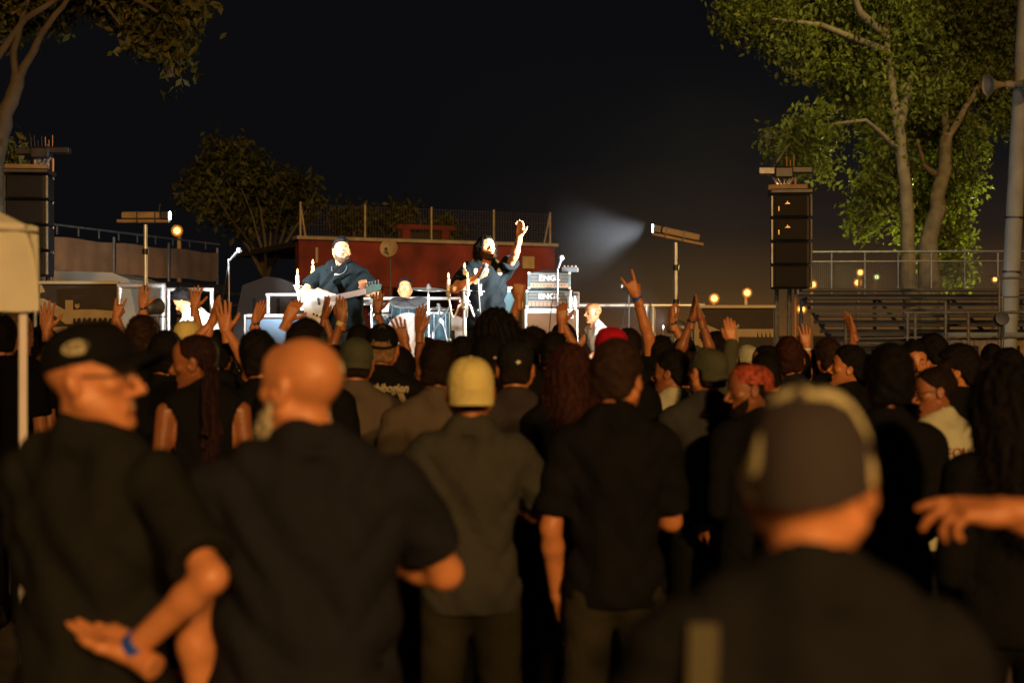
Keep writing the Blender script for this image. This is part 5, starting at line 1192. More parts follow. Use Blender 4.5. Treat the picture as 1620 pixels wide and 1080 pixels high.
    # boom microphone stand legs crossing in front
    for i, (a, b) in enumerate((((692, 480), (706, 535)), ((712, 484), (684, 526)))):
        p, q = P(*a, 15.0), P(*b, 15.0); E = empty('boom_arm', (q.x, 15.0-i*.05, q.z), 0, ['thin boom pole leaning right beside the floor tom', 'thin boom pole leaning left beside the floor tom'][i], 'boom pole', 'boom poles by the drum kit')
        mb = MB(); o_ = E.location; mb.tube([p-q, (0, 0, 0)], .011, 6); mb.tube([(0, 0, 0), (.0, 0, STZ-q.z)], .011, 6); mb.build('tube', M['steel'], E, True)
        mb = MB(); mb.lathe([(.010, -.03), (.02, -.02), (.02, .02), (.010, .03)], (p-q)*.45, 10); mb.build('clutch', M['steel'], E, True)
drums()

# ---- performers
singer_shirt = mat('singer_shirt', (.0055, .008, .009), .85, nscale=9, namt=.1, bump=.5, bscale=30, spec=.08)
bass_shirt = mat('bass_shirt', (.005, .008, .009), .85, nscale=9, namt=.1, bump=.5, bscale=30, spec=.06)
def necklace(E, Mh, J, sh, T, RL):
    n = J['SL']*.5+J['SR']*.5; mb = MB(); pts = []
    for k in range(13):
        a = pi*k/12; x = .075*cos(a); z = 1.475-.085*sin(a)
        m_ = ((sh[0][:, 0]-x)**2+(sh[0][:, 2]-z)**2 < .02**2)
        y = max(float(sh[0][m_][:, 1].max()) if m_.any() else .06, .045); pts.append((x, y+.006, z))
    mb.tube(pts, .0035, 5); mb.build('necklace', M['steel'], E, True)
person(540, 375, 14.0, 'heavy bearded bass player in a dark shirt playing a white bass', yaw=176, hy=18, hp=-6, base=STZ, bulk=1.30, belly=1.35, skn='skin2', hair='fade', hcol='hblack', beard=('hbeard', False),
       trousers='denim', res='mid', shirt_mat=bass_shirt, loose=1.6, fold=.007, group='musicians on the stage', extra=necklace,
       arms={'R': dict(to=P(512, 464, 13.72), hand='claw', hd=(1, -.2, -.5), n=(.2, 1, -.3), pole=(1, .1, -.5)), 'L': dict(to=P(577, 458, 13.70), hand='grip', hd=(-.3, .2, 1), n=(0, 1, 0), pole=(-.7, -.2, -.8))})
def bass_guitar():
    d = 13.62; c = P(508, 478, d); E = empty('bass_guitar', c, 0, 'angular white bass guitar held by the heavy bass player', 'guitar')
    E.rotation_euler = (R(-8), R(-12), 0); gw = mat('guitar_white', (.78, .80, .78), .2, nscale=4, namt=.04)
    out = [(-.20, .02), (-.17, .12), (-.08, .145), (.02, .12), (.10, .07), (.15, .05), (.15, -.03), (.10, -.06), (.05, -.13), (-.03, -.19), (-.11, -.215), (-.14, -.17), (-.17, -.08)]
    mb = MB(); mb.poly([(a, 0, b) for a, b in out], (0, .042, 0)); mb.build('body', gw, E)
    mb = MB(); mb.poly([(a*.5-.0, -.002, b*.45-.01) for a, b in out], (0, -.003, 0)); mb.build('pickguard', mat('guard', (.6, .66, .66), .3), E)
    mb = MB(); mb.box((.27, -.004, .012), (.34, .022, .055), bev=.004); mb.build('neck', gw, E)
    mb = MB(); mb.box((.27, -.018, .012), (.34, .006, .050)); fb = mb.build('fretboard', mat('fretboard', (.55, .50, .55), .4), E)
    mb = MB(); mb.poly([(.44, -.004, -.015), (.44, -.004, .045), (.50, -.004, .070), (.60, -.004, .050), (.58, -.004, .0), (.50, -.004, -.012)], (0, .018, 0)); h = mb.build('headstock', mat('headstock', (.10, .22, .22), .3), E)
    for k in range(5): mb = MB(); mb.lathe([(.006, 0), (.006, .03), (.013, .033), (.013, .040), (.0001, .042)], (.46+k*.028, .006, .055), 8); mb.build('tuning_peg', M['steel'], h, True)
    for k in range(4): mb = MB(); z = -.006+k*.012; mb.tube([(-.10, -.024, z), (.50, -.024, z)], .0012, 4); mb.build('string', M['steel'], E)
    for k in range(2): mb = MB(); mb.box((-.02+k*.07, -.010, .012), (.022, .014, .07), bev=.003); mb.build('pickup', M['blackp'], E)
    for k in range(3): mb = MB(); mb.lathe([(.011, 0), (.010, .018), (.0001, .018)], (-.09+k*.03, -.003, -.10-k*.02), 10, Matrix.Rotation(R(90), 3, 'X')); mb.build('knob', M['blackp'], E)
    S = [P(508, 455, 13.62), P(520, 440, 13.78), P(533, 425, 13.76), P(547, 415, 13.76), P(553, 411, 13.93)]; b0 = E.location
    mb = MB(); Mi = E.matrix_basis.inverted(); Mi = (Matrix.Translation(c) @ Matrix.Rotation(R(-12), 4, 'Y') @ Matrix.Rotation(R(-8), 4, 'X')).inverted()
    pts = [Mi @ p for p in S]; strap_part(E, pts, .03, M['black2'], 'strap')
bass_guitar()
def towel(E, Mh, J, sh, T, RL):
    V, F = sh; mb = MB(); pts = []
    f = Field(axis(-.22, .22, .012), axis(-.16, .16, .012), axis(1.30, 1.60, .012))
    for sd in (-1, 1):
        f.cap((sd*.055, -.075, 1.50), (sd*.105, -.02, 1.49), .030, .034, .03); f.cap((sd*.105, -.02, 1.49), (sd*.115, .085, 1.40), .032, .030, .03)
    f.cap((-.055, -.075, 1.50), (.055, -.075, 1.50), .032, .032, .03); f.disp(.004, lambda x, y, z: np.sin(x*90+z*40)*np.sin(y*70))
    v, q = f.mesh(); link('towel', mesh_np(v, q), M['white'], E)
person(769, 372, 13.7, 'long haired singer in an oversized black shirt with one arm raised high', yaw=192, hy=14, hp=-16, hr=-6, base=STZ, skn='skin2', hair='long', hcol='hblack', beard=('hbeard', False),
       trousers='black', res='mid', shirt_mat=singer_shirt, loose=2.1, fold=.011, group='musicians on the stage', bulk=1.08, extra=towel, neck_r=1.25,
       arms={'L': dict(to=P(822, 373, 13.25), hand='relaxed', hd=(.12, -.1, 1), n=(-.5, -.8, .1), pole=(-.6, .3, -.8)), 'R': dict(to=P(757, 437, 13.38), hand='grip', hd=(.55, -.25, .75), n=(.5, .6, .2), pole=(.9, -.1, -.6))})
def hand_mic():
    a, b = P(766, 424, 13.36), P(757, 441, 13.33); E = empty('hand_microphone', a, 0, 'black microphone with a trailing cable in the hand of the singer', 'microphone')
    mb = MB(); mb.tube([(0, 0, 0), b-a], [.018, .012], 10); mb.build('handle', M['blackp'], E, True)
    mb = MB(); u = (a-b).normalized()*.025; mb.lathe([(.0001, -.026), (.018, -.020), (.026, 0), (.018, .020), (.0001, .026)], u, 12); mb.build('grille_ball', M['steel'], E, True)
    mb = MB(); pts = [b-a+Vector((.10*t*t, -.02, -t*.75+.03*sin(t*7))) for t in [k/10 for k in range(11)]]; mb.tube(pts, .0045, 6); mb.build('cable', M['whitep'], E, True)
hand_mic()
person(641, 440, 16.35, 'drummer in a white shirt seated behind the drum kit', yaw=180, hp=-14, base=STZ+.0, s=.97, sit=True, skn='skin2', hair='short', hcol='hdbrown', shirt='white', sleeve='short', res='mid', fold=.007,
       group='musicians on the stage', arms={'R': dict(u=(.5, .45, -.75), f=(-.1, .9, -.15), hand='grip'), 'L': dict(u=(-.5, .45, -.75), f=(.1, .9, -.05), hand='grip')})
E_, J_, _, _ = person(290, 459, 14.9, 'crouching stagehand in a white shirt looking down at the left of the stage', yaw=78, hp=-12, lean=48, sit=True, base=STZ, s=.94, skn='skin2', hair='messy', hcol='hblack', shirt='white', sleeve='long', trousers='denim',
       res='mid', fold=.008, group='stagehands', arms={'R': dict(u=(.1, .5, -.8), f=(0, .6, -.6), hand='relaxed'), 'L': dict(u=(-.1, .5, -.8), f=(0, .6, -.6), hand='relaxed')})
person(938, 479, 15.4, 'bald tattooed stagehand in a white vest bending over at the right of the stage', yaw=118, hp=-22, lean=22, sit=True, base=STZ, s=.93, skn='skin2', hair='bald', shirt='white', sleeve='none', trousers='black', res='mid', fold=.007,
       group='stagehands', arms={'L': dict(u=(-.4, .5, -.8), f=(0, .9, -.5)), 'R': dict(u=(.3, .5, -.8), f=(0, .8, -.5))})

# ---- smoke drifting across the right of the stage, lit by the spotlight and the street lamps
def smoke():
    x0, x1, y0, y1, z0, z1 = X(850, 13.8), X(1340, 13.8), 11.0, 16.6, .5, 4.3
    mb = MB(); mb.box(((x0+x1)/2, (y0+y1)/2, (z0+z1)/2), (x1-x0, y1-y0, z1-z0)); m = bpy.data.materials.new('smoke'); m.use_nodes = True; t = m.node_tree; t.nodes.clear()
    o = t.nodes.new('ShaderNodeOutputMaterial'); v = t.nodes.new('ShaderNodeVolumePrincipled'); v.inputs['Color'].default_value = (.82, .86, .90, 1); v.inputs['Anisotropy'].default_value = .15
    tc = t.nodes.new('ShaderNodeTexCoord'); n = t.nodes.new('ShaderNodeTexNoise'); n.inputs['Scale'].default_value = .75; n.inputs['Detail'].default_value = 3; n.inputs['Distortion'].default_value = .5
    mp = t.nodes.new('ShaderNodeMapping'); t.links.new(tc.outputs['Generated'], mp.inputs[0])
    g = t.nodes.new('ShaderNodeTexGradient'); g.gradient_type = 'SPHERICAL'; mp.inputs['Location'].default_value = (-1.0, -1.0, -1.0); mp.inputs['Scale'].default_value = (2, 2, 2)
    t.links.new(mp.outputs[0], g.inputs[0]); t.links.new(tc.outputs['Object'], n.inputs[0])
    r = t.nodes.new('ShaderNodeMapRange'); r.inputs[1].default_value = .40; r.inputs[2].default_value = .72; r.inputs[3].default_value = .25; r.inputs[4].default_value = 1
    t.links.new(n.outputs['Fac'], r.inputs[0]); mu = t.nodes.new('ShaderNodeMath'); mu.operation = 'MULTIPLY'; t.links.new(g.outputs[0], mu.inputs[0]); t.links.new(r.outputs[0], mu.inputs[1])
    m2 = t.nodes.new('ShaderNodeMath'); m2.operation = 'MULTIPLY'; m2.inputs[1].default_value = SMOKE; t.links.new(mu.outputs[0], m2.inputs[0]); t.links.new(m2.outputs[0], v.inputs['Density']); t.links.new(v.outputs[0], o.inputs['Volume'])
    return tag(mb.build('smoke', m), kind='stuff')
SMOKE = .034
smoke()

def props():
    d = 16.35; c = X(641, d); E = empty('drum_riser', (c, d+.12, STZ), 0, 'low black riser under the seated drummer', 'riser')
    mb = MB(); mb.box((0, 0, .09), (1.1, .95, .18), bev=.01); mb.build('platform', M['black2'], E)
    S = empty('drum_stool', (c, d+.14, STZ+.181), 0, 'round black stool under the drummer', 'stool')
    mb = MB(); mb.lathe([(.15, .36), (.17, .38), (.17, .42), (.15, .44), (.0001, .44)], n=18); mb.build('seat', M['blackp'], S, True)
    mb = MB(); mb.tube([(0, 0, .04), (0, 0, .37)], .02, 8); mb.build('post', M['steel'], S)
    for k in range(3): a = 2*pi*k/3; mb = MB(); mb.tube([(0, 0, .12), (cos(a)*.2, sin(a)*.2, .0)], .011, 6); mb.build('leg', M['steel'], S)
    for px, d, lb in ((296, 14.9, 'black flight case with metal corners under the crouching stagehand'), (946, 15.4, 'black flight case with metal corners under the bald stagehand')):
        E = empty('flight_case', (X(px, d), d, STZ), 0, lb, 'case', 'flight cases on the stage'); h = .24 if px < 500 else .38
        mb = MB(); mb.box((0, 0, h/2), (.95 if px < 500 else .34, .6 if px < 500 else .34, h), bev=.01); mb.build('box', M['blackp'], E)
        for a in (-1, 1):
            for b in (-1, 1): mb = MB(); mb.box((a*((.95 if px < 500 else .34)/2-.01), b*((.6 if px < 500 else .34)/2-.01), h-.02), (.05, .05, .05), bev=.01); mb.build('corner', M['steel'], E)
props()
# ---------------------------------------------------------------- the crowd
AUD = 'people in the audience'
def emb(*a): return a
def chain(E, Mh, J, sh, T, RL):
    V = sh[0]; mb = MB(); pts = []
    for k in range(25):
        a = 2*pi*k/24; d = Vector((cos(a)*.066, sin(a)*.066-.006, 1.497-.012*sin(a))); pts.append(d)
    mb.tube(pts, .0036, 6, False); mb.build('neck_cord', M['blackp'], E, True)
def glasses(E, Mh, J, sh, T, RL):
    mb = MB()
    for s in (-1, 1):
        mb.tube([Mh @ Vector((s*(.033+.020*cos(a)), .104-.004*abs(cos(a)), .003+.015*sin(a))) for a in [2*pi*k/14 for k in range(15)]], .0016, 5, False)
        mb.tube([Mh @ Vector(p) for p in ((s*.053, .100, .006), (s*.078, .06, .008), (s*.080, .0, .008), (s*.078, -.02, -.006))], .0018, 5)
    mb.tube([Mh @ Vector(p) for p in ((-.013, .105, .006), (0, .108, .009), (.013, .105, .006))], .0016, 5); mb.build('glasses', M['blackp'], E, True)
def both(*fs):
    def f(*a): [g(*a) for g in fs]
    return f
logo_c = mat('logo_cream', (.45, .42, .26), .6); logo_d = mat('logo_olive', (.09, .085, .05), .6); logo_w = mat('logo_pale', (.7, .66, .5), .5)
# 1 man in the black cap, profile
person(146, 500, 3.1, 'man in a black cap with an oval badge, one hand behind his back', yaw=-22, hy=-74, hp=-3, bulk=1.08, belly=1.12, skn='skin2', hair=None, hcol='hgrey', shirt='washed', trousers='black2', res='hi', fold=.007, slv=.82, arm_s=.86,
       cap=(M['black2'], dict(logo=('oval', R(12), .40, .030, (logo_c, logo_d)))), extra=both(chain, glasses),
       arms={'R': dict(to=P(206, 1030, 2.95), hand='flat', hd=(-.80, .45, .36), n=(.1, -.45, .9), pole=(.8, -.35, -.5), band='blueband', bw=.022, hs=1.0), 'L': dict(u=(.02, .3, -1), f=(.5, .8, .0))})
# 2 bald man
def collar(E, Mh, J, sh, T, RL):
    mb = MB(); vs = []; n = 20
    for k in range(n+1):
        a = pi*.5+2*pi*(k/n)*.93+.11
        for r, z in ((.070, 1.500), (.074, 1.532), (.080, 1.530), (.092, 1.488)):
            vs.append((cos(a)*r*1.05, sin(a)*r-.012, z-.018*sin(a)))
    mb.add(vs, [(4*k+j, 4*k+4+j, 4*k+5+j, 4*k+1+j) for k in range(n) for j in range(3)]); mb.build('collar', M['navy'], E, True)
person(476, 519, 3.15, 'bald man with a white beard and dark collared shirt, seen from behind', yaw=4, hy=52, hp=-2, bulk=1.32, belly=1.2, skn='skin2', hair=None, hcol='hstub', beard=('hgrey', True), shirt='navy', trousers='black2', res='hi', fold=.008, sh_w=1.02,
       extra=collar, arms={'R': dict(u=(.34, .50, -.72), f=(-.75, .6, .1), hand='relaxed'), 'L': dict(u=(-.16, -.02, -1), f=(.10, .12, -1), hand='relaxed')})
# 3 man in the patterned cap
def camo():
    m = bpy.data.materials.new('camo_cap'); m.use_nodes = True; t = m.node_tree; b = t.nodes['Principled BSDF']; b.inputs['Roughness'].default_value = .9; b.inputs['Specular IOR Level'].default_value = .15
    tc = t.nodes.new('ShaderNodeTexCoord'); n = t.nodes.new('ShaderNodeTexNoise'); n.inputs['Scale'].default_value = 13; n.inputs['Detail'].default_value = 1.2; t.links.new(tc.outputs['Object'], n.inputs[0])
    mp = t.nodes.new('ShaderNodeMapping'); mp.vector_type = 'POINT'; t.links.new(tc.outputs['Object'], mp.inputs[0])
    vd = t.nodes.new('ShaderNodeVectorMath'); vd.operation = 'DISTANCE'; vd.inputs[1].default_value = (.005, -.120, 1.678); t.links.new(tc.outputs['Object'], vd.inputs[0])
    g1 = t.nodes.new('ShaderNodeMapRange'); g1.inputs[1].default_value = .062; g1.inputs[2].default_value = .090; g1.inputs[3].default_value = -.35; g1.inputs[4].default_value = .012; t.links.new(vd.outputs['Value'], g1.inputs[0])
    a = t.nodes.new('ShaderNodeMath'); a.operation = 'ADD'; t.links.new(n.outputs['Fac'], a.inputs[0]); t.links.new(g1.outputs[0], a.inputs[1])
    r = t.nodes.new('ShaderNodeValToRGB'); r.color_ramp.interpolation = 'CONSTANT'; e = r.color_ramp.elements; e[0].color = (.040, .034, .034, 1); e[0].position = 0; e[1].position = .5; e[1].color = (.66, .62, .36, 1)
    t.links.new(a.outputs[0], r.inputs[0]); t.links.new(r.outputs[0], b.inputs['Base Color']); return m
def bag_strap(E, Mh, J, sh, T, RL):
    pts = back_points(sh[0], [(-.145-.002*k, 1.455-.04*k) for k in range(16)]); 
    if len(pts) > 3: strap_part(E, [p+Vector((0, -.004, 0)) for p in pts], .019, mat('strap_tan', (.065, .06, .03), .8, bump=.5, bscale=120), 'bag_strap')
person(1280, 603, 1.78, 'man in a brown and cream patterned cap, closest of all to the viewer', yaw=-2, hy=-18, hp=-4, bulk=1.06, sh_w=1.0, skn='skin2', hair=None, hcol='hblond', shirt='black', trousers='black2', res='hi', fold=.007, neck_r=1.05,
       cap=(camo(), dict(grow=.004, drop=.028)), extra=bag_strap, arms={'L': dict(u=(-.25, .1, -1), f=(.2, .8, -.2)), 'R': dict(u=(.2, .1, -1), f=(-.2, .8, -.1))})
# 4 yellow cap
person(744, 559, 4.7, 'man in a yellow cap worn backwards and an olive shirt', yaw=2, hy=2, bulk=1.0, skn='skin1', hair='buzz', hcol='hbrown', shirt='darkolive', trousers='khaki', res='hi', fold=.008,
       cap=(M['yellow'], dict(backward=True, logo=('dot', R(-88), .22, .011, (logo_d,)))), arms={'R': dict(u=(.38, .30, -.75), f=(-.75, .6, .3), hand='relaxed'), 'L': dict(u=(-.2, .3, -.9), f=(.5, .7, .3))})
# 5 dark haired man, black tee
person(977, 540, 4.7, 'man with short dark hair, plain black shirt and olive trousers, turned right', yaw=0, hy=-24, bulk=.97, slv=.82, skn='skin0', hair='short', hcol='hbrown', shirt='black2', trousers='khaki', res='hi', fold=.007,
       arms={'L': dict(u=(-.17, -.02, -1), f=(.10, .35, -1)), 'R': dict(u=(.10, .3, -.9), f=(-.6, .8, .0))})
# 6 pointing person at the right edge
person(1800, 520, 2.75, 'person reaching a bare arm into view with fingers spread, low at the right', yaw=78, bulk=1.05, skn='skin0', hair='short', shirt='black2', res='hi',
       arms={'R': dict(to=P(1588, 808, 2.60), hand='reach', hd=(-1, .0, .05), n=(0, .35, -1), pole=(.3, -.8, -.6), hs=1.0), 'L': dict(u=(-.1, 0, -1))})
# 7.. middle rows
person(693, 537, 6.0, 'man with cropped brown hair in a brown tee left of the yellow cap', yaw=3, hy=-4, skn='skin0', hair='fade', hcol='hdbrown', shirt='brown', res='mid', bulk=1.1, xoff=-.0)
person(563, 530, 6.6, 'man in a dark olive cap without a strap, behind the bald man', yaw=0, hy=6, skn='skin0', hair='buzz', hcol='hdbrown', shirt='brown', res='mid', cap=(M['olive'], dict(backward=True, brimlen=.012, logo=('dot', R(-90), .55, .004, (logo_w,)))))
def gothic(E, Mh, J, sh, T, RL):
    y = min(p.y for p in back_points(sh[0], [(0, 1.42), (.05, 1.42), (-.05, 1.42)]))-.012
    text_part('shirt_lettering', 'Ungthibogion', .062, mat('print_cream', (.34, .31, .20), .7), E, (.02, y+.004, 1.432), (R(74), 0, 0), .001, .78, shear=.25, off=.002)
    text_part('shirt_lettering', 'mfm', .04, mat('print_cream', (.3, .3, .2)), E, (-.06, y-.006, 1.385), (R(78), 0, 0), .001, .9, off=.002)
def tan_strap(E, Mh, J, sh, T, RL):
    pts = back_points(sh[0], [(.10+.010*k, 1.43-.025*k) for k in range(10)]); 
    if len(pts) > 3: strap_part(E, pts, .015, mat('strap_cream', (.32, .26, .15), .8), 'bag_strap')
person(604, 509, 7.2, 'man in a black cap with pale lettering across the back of his black shirt', yaw=-4, hy=4, skn='skin0', hair='buzz', hcol='hblond', shirt='black2', res='mid', cap=(M['black2'], dict(opening=True)), extra=both(gothic, tan_strap), bulk=1.05)
def braids(E, Mh, J, sh, T, RL):
    rr = random.Random(2)
    for k in range(16):
        x = rr.uniform(-.07, .07); mb = MB(); L = rr.uniform(.34, .5); p0 = Mh @ Vector((x, -.07, .05)); ox, oy = rr.uniform(-.06, .06), rr.uniform(-.05, -.01)
        pts = [p0+Vector((ox*t+.008*sin(t*9+k), -.05-.05*t+oy*t, -.02-L*t)) for t in [i/8 for i in range(9)]]; mb.tube(pts, [.010+.0025*(i % 2) for i in range(9)], 6); mb.build('braid', M['hdread'], E, True)
person(308, 530, 6.2, 'woman with long dark braids and bare arms, looking left', yaw=12, hy=72, skn='skin3', hair='buzz', hcol='hdread', shirt='black2', sleeve='none', res='mid', fem=True, extra=braids,
       arms={'L': dict(u=(-.12, -.02, -1), f=(.1, .2, -1))})
person(967, 513, 6.8, 'person in a bright red cap behind the dark haired man', hy=3, skn='skin0', hair='buzz', shirt='black2', res='mid', cap=(M['red'], dict(backward=True, brimlen=.02)))
def sleeveband(*a): pass
person(992, 522, 9.0, 'person making a horned hand sign with a tattooed arm and blue wristband', skn='skin0', hair='short', shirt='black2', res='mid', arms={'R': dict(to=P(1004, 455, 8.9), hand='horns', hd=(-.42, 0, .9), n=(0, 1, .1), band='blueband', bw=.024, pole=(.8, -.1, -.6))})
person(1118, 546, 6.4, 'person in a faded green cap below the raised pair of arms', hy=30, skn='skin0', hair='buzz', shirt='grey', res='mid', cap=(M['olive'], dict(backward=True, brimlen=.03)))
person(1098, 560, 9.2, 'person clapping both hands overhead, watch and ring glinting', skn='skin3', hair='short', shirt='black2', res='mid', arms={'L': dict(to=P(1097, 497, 9.1), hand='flat', hd=(.15, 0, 1), n=(1, .2, 0), band='darkband'), 'R': dict(to=P(1108, 500, 9.1), hand='flat', hd=(-.2, 0, 1), n=(-1, .2, 0))})
person(1184, 572, 6.0, 'bearded man in an orange dotted bandana looking left', yaw=20, hy=72, skn='skin3', hair='buzz', hcol='hblack', beard=('hdbrown', False), shirt='black2', sleeve='long', res='mid', cap=(mat('bandana', (.30, .05, .02), .8, nscale=38, namt=.9), dict(brimlen=.004, backward=True)))
person(1405, 548, 5.2, 'man with thick black hair and protruding ears in a black jacket', hy=-3, skn='skin0', hair='thick', hcol='hblack', shirt='black2', sleeve='long', res='mid', bulk=1.04)
person(1590, 574, 4.3, 'woman with very long black hair and a pinkish bag strap at the right edge', yaw=4, skn='skin0', hair='mane', hcol='hblack', shirt='black2', sleeve='long', res='mid', fem=True, extra=lambda E, Mh, J, sh, T, RL: strap_part(E, [p+Vector((0, -.02, 0)) for p in back_points(sh[0], [(.02+.022*k, 1.40-.03*k) for k in range(8)])], .012, mat('strap_pink', (.30, .14, .13), .7), 'bag_strap'))
def shirt_print(E, Mh, J, sh, T, RL):
    y = min(p.y for p in back_points(sh[0], [(0, 1.33), (.05, 1.33), (-.05, 1.33)]))-.008
    text_part('shirt_lettering', 'FOU', .075, mat('print_rust', (.25, .10, .05), .7), E, (.02, y, 1.33), (R(84), 0, 0), .001, 1, off=.001)
person(1478, 573, 6.3, 'woman in glasses and a cream printed shirt looking left', yaw=14, hy=70, skn='skin3', hair='bun', hcol='hdbrown', shirt='cream', res='mid', fem=True, extra=both(glasses, shirt_print))
person(1447, 541, 8.2, 'dark browed man turned back towards the viewer', yaw=170, hy=10, skn='skin0', hair='short', hcol='hblack', shirt='black2', res='mid')
person(1513, 547, 7.4, 'person with full black hair turned half left, near the scaffold post', yaw=10, hy=55, skn='skin0', hair='thick', hcol='hblack', shirt='black2', res='mid')
person(1474, 530, 9.2, 'tall dark haired person just behind the dark browed man', hy=40, skn='skin1', hair='short', hcol='hblack', shirt='black2')
person(1592, 553, 8.6, 'man with short dark hair below the blue cable drum', hy=35, skn='skin1', hair='short', hcol='hblack', shirt='grey', res='mid')
person(1340, 548, 8.2, 'clean shaven man in profile looking left below a raised arm', yaw=20, hy=62, skn='skin0', hair='short', hcol='hblack', shirt='black2', res='mid')
person(1372, 562, 10.0, 'person raising one bare arm steeply, elbow bent, before the grandstand', skn='skin1', hair='short', hcol='hblack', shirt='black2', res='mid', arms={'L': dict(to=P(1349, 525, 9.9), hand='flat', hd=(-.35, 0, 1), n=(1, .5, 0), pole=(.8, 0, -.4))})
person(1310, 537, 9.6, 'person with wavy brown hair in front of the grandstand', hy=20, skn='skin1', hair='messy', hcol='hbrown', shirt='black2')
person(1250, 535, 8.2, 'man with cropped auburn hair at the foot of the loudspeaker mast', hy=-4, skn='skin0', hair='short', hcol='hred', shirt='navy', res='mid')
person(1283, 556, 9.8, 'person raising a spread hand right of the loudspeaker mast', skn='skin0', hair='short', hcol='hbrown', shirt='black2', res='mid', arms={'L': dict(to=P(1276, 548, 9.6), hand='open', hd=(-.1, 0, 1), n=(0, 1, 0), band='whitep', pole=(.2, -.3, -1))})
person(1212, 543, 8.8, 'person with a dark head scarf in profile left of the loudspeaker mast', yaw=15, hy=65, skn='skin3', hair='short', hcol='hblack', shirt='black2', res='mid', cap=(M['black2'], dict(brimlen=.003, backward=True)))
person(1176, 578, 6.9, 'person raising a flat palm with a bright blue wristband and olive sleeve', skn='skin0', hair='thick', hcol='hblack', shirt='olive', sleeve='long', res='mid', arms={'L': dict(to=P(1158, 541, 6.8), hand='flat', hd=(-.12, 0, 1), n=(0, 1, 0), band='blueband', bw=.026, hs=.82, pole=(-.2, -.4, -1))})
person(1133, 527, 9.4, 'pale faced person looking left before the right banner', yaw=20, hy=60, skn='skin2', hair='messy', hcol='hblack', shirt='black2', res='mid')
person(1181, 543, 10.2, 'person in a cream cap in front of the right banner', skn='skin0', hair='buzz', shirt='black2', cap=(M['cream'], dict(backward=True)))
person(1213, 560, 7.4, 'dark haired person low between the bandana and the auburn haired man', skn='skin1', hair='short', hcol='hblack', shirt='black2')
person(1046, 534, 9.0, 'person with a round black hairstyle under the raised gripping hand', skn='skin1', hair='thick', hcol='hblack', shirt='black2')
person(1066, 548, 10.4, 'person raising a half closed hand with a dark wristband beside the light pole', skn='skin0', hair='short', hcol='hblack', shirt='black2', res='mid', arms={'R': dict(to=P(1054, 480, 10.3), hand='claw', hd=(-.15, 0, 1), n=(1, .4, 0), band='darkband', pole=(.8, -.1, -.5))})
person(1061, 556, 7.6, 'person glancing left with a cream collar under the horned hand', yaw=10, hy=60, skn='skin3', hair='short', hcol='hblack', shirt='cream', res='mid')
person(1084, 536, 9.8, 'dark haired person right of the light pole', hy=-20, skn='skin1', hair='short', hcol='hdbrown', shirt='black2')
person(787, 486, 7.6, 'tall person with a great mass of black hair in front of the singer', skn='skin1', hair='mane', hcol='hblack', shirt='black2', sleeve='long', res='mid')
person(772, 527, 6.9, 'person in a black cap with a small gold mark, left of the other black cap', hy=8, skn='skin0', hair='buzz', shirt='black2', res='mid', cap=(M['black2'], dict(logo=('dot', R(-70), .2, .012, (logo_c,)))))
person(815, 536, 6.1, 'man in a dark cap with a white mark and a checked shirt', hy=-4, skn='skin0', hair='buzz', hcol='hdbrown', shirt='plaid', res='mid', cap=(M['black'], dict(logo=('dot', R(-82), .28, .013, (logo_w,)))))
person(843, 514, 9.0, 'person with frizzy dark curls in front of the teal cabinet', skn='skin1', hair='curly', hcol='hdbrown', shirt='black2', res='mid')
person(876, 528, 8.2, 'person with straight dark hair left of the auburn woman', skn='skin1', hair='short', hcol='hblack', shirt='black2')
person(902, 541, 6.0, 'woman with long reddish hair in a black top', skn='skin0', hair='long', hcol='hred', shirt='black2', fem=True, res='mid')
person(893, 513, 10.2, 'person with a round dark head in front of the tan cabinet', skn='skin1', hair='thick', hcol='hdbrown', shirt='black2')
person(733, 534, 9.0, 'person in a dark red shirt between the brown tee and the candelabra', skn='skin1', hair='short', hcol='hblack', shirt='maroon')
person(835, 528, 8.8, 'person holding a bare arm straight up left of the amplifier heads', skn='skin1', hair='short', hcol='hblack', shirt='black2', arms={'L': dict(to=P(823, 460, 8.7), hand='fist', hd=(0, 0, 1), n=(0, 1, 0), pole=(-.5, 0, -.8))})
person(898, 545, 9.4, 'person holding a bare arm up in front of the microphone stand', skn='skin1', hair='short', hcol='hblack', shirt='black2', arms={'R': dict(to=P(889, 510, 9.3), hand='relaxed', hd=(0, 0, 1), n=(0, 1, 0), pole=(.6, 0, -.8))})
person(410, 526, 6.9, "dark haired person in black directly left of the bald man's forehead", hy=10, skn='skin0', hair='thick', hcol='hblack', shirt='black2', res='mid')
person(384, 545, 10.2, 'person raising a hand to the blue cabinet with a bracelet on the wrist', skn='skin0', hair='short', hcol='hblack', shirt='black2', res='mid', arms={'R': dict(to=P(404, 508, 10.1), hand='flat', hd=(.35, 0, 1), n=(-.6, 1, 0), band='darkband', pole=(.3, 0, -1))})
person(228, 503, 8.2, 'person with tousled brown hair under the outstretched palm', skn='skin0', hair='messy', hcol='hbrown', shirt='black2', res='mid')
person(262, 526, 7.2, 'person with flat dark hair right of the tousled head', skn='skin1', hair='short', hcol='hblack', shirt='black2')
person(297, 503, 8.6, 'person in a mustard yellow cap below the stagehand', skn='skin0', hair='buzz', shirt='black2', res='mid', cap=(M['yellow'], dict(backward=True, brimlen=.02)))
person(214, 530, 11.0, 'person raising an open palm with a dark wristband at the stage front', skn='skin0', hair='short', hcol='hblack', shirt='black2', res='mid', arms={'R': dict(to=P(225, 481, 10.9), hand='open', hd=(.1, 0, 1), n=(0, 1, 0), band='darkband', pole=(.4, 0, -1))})
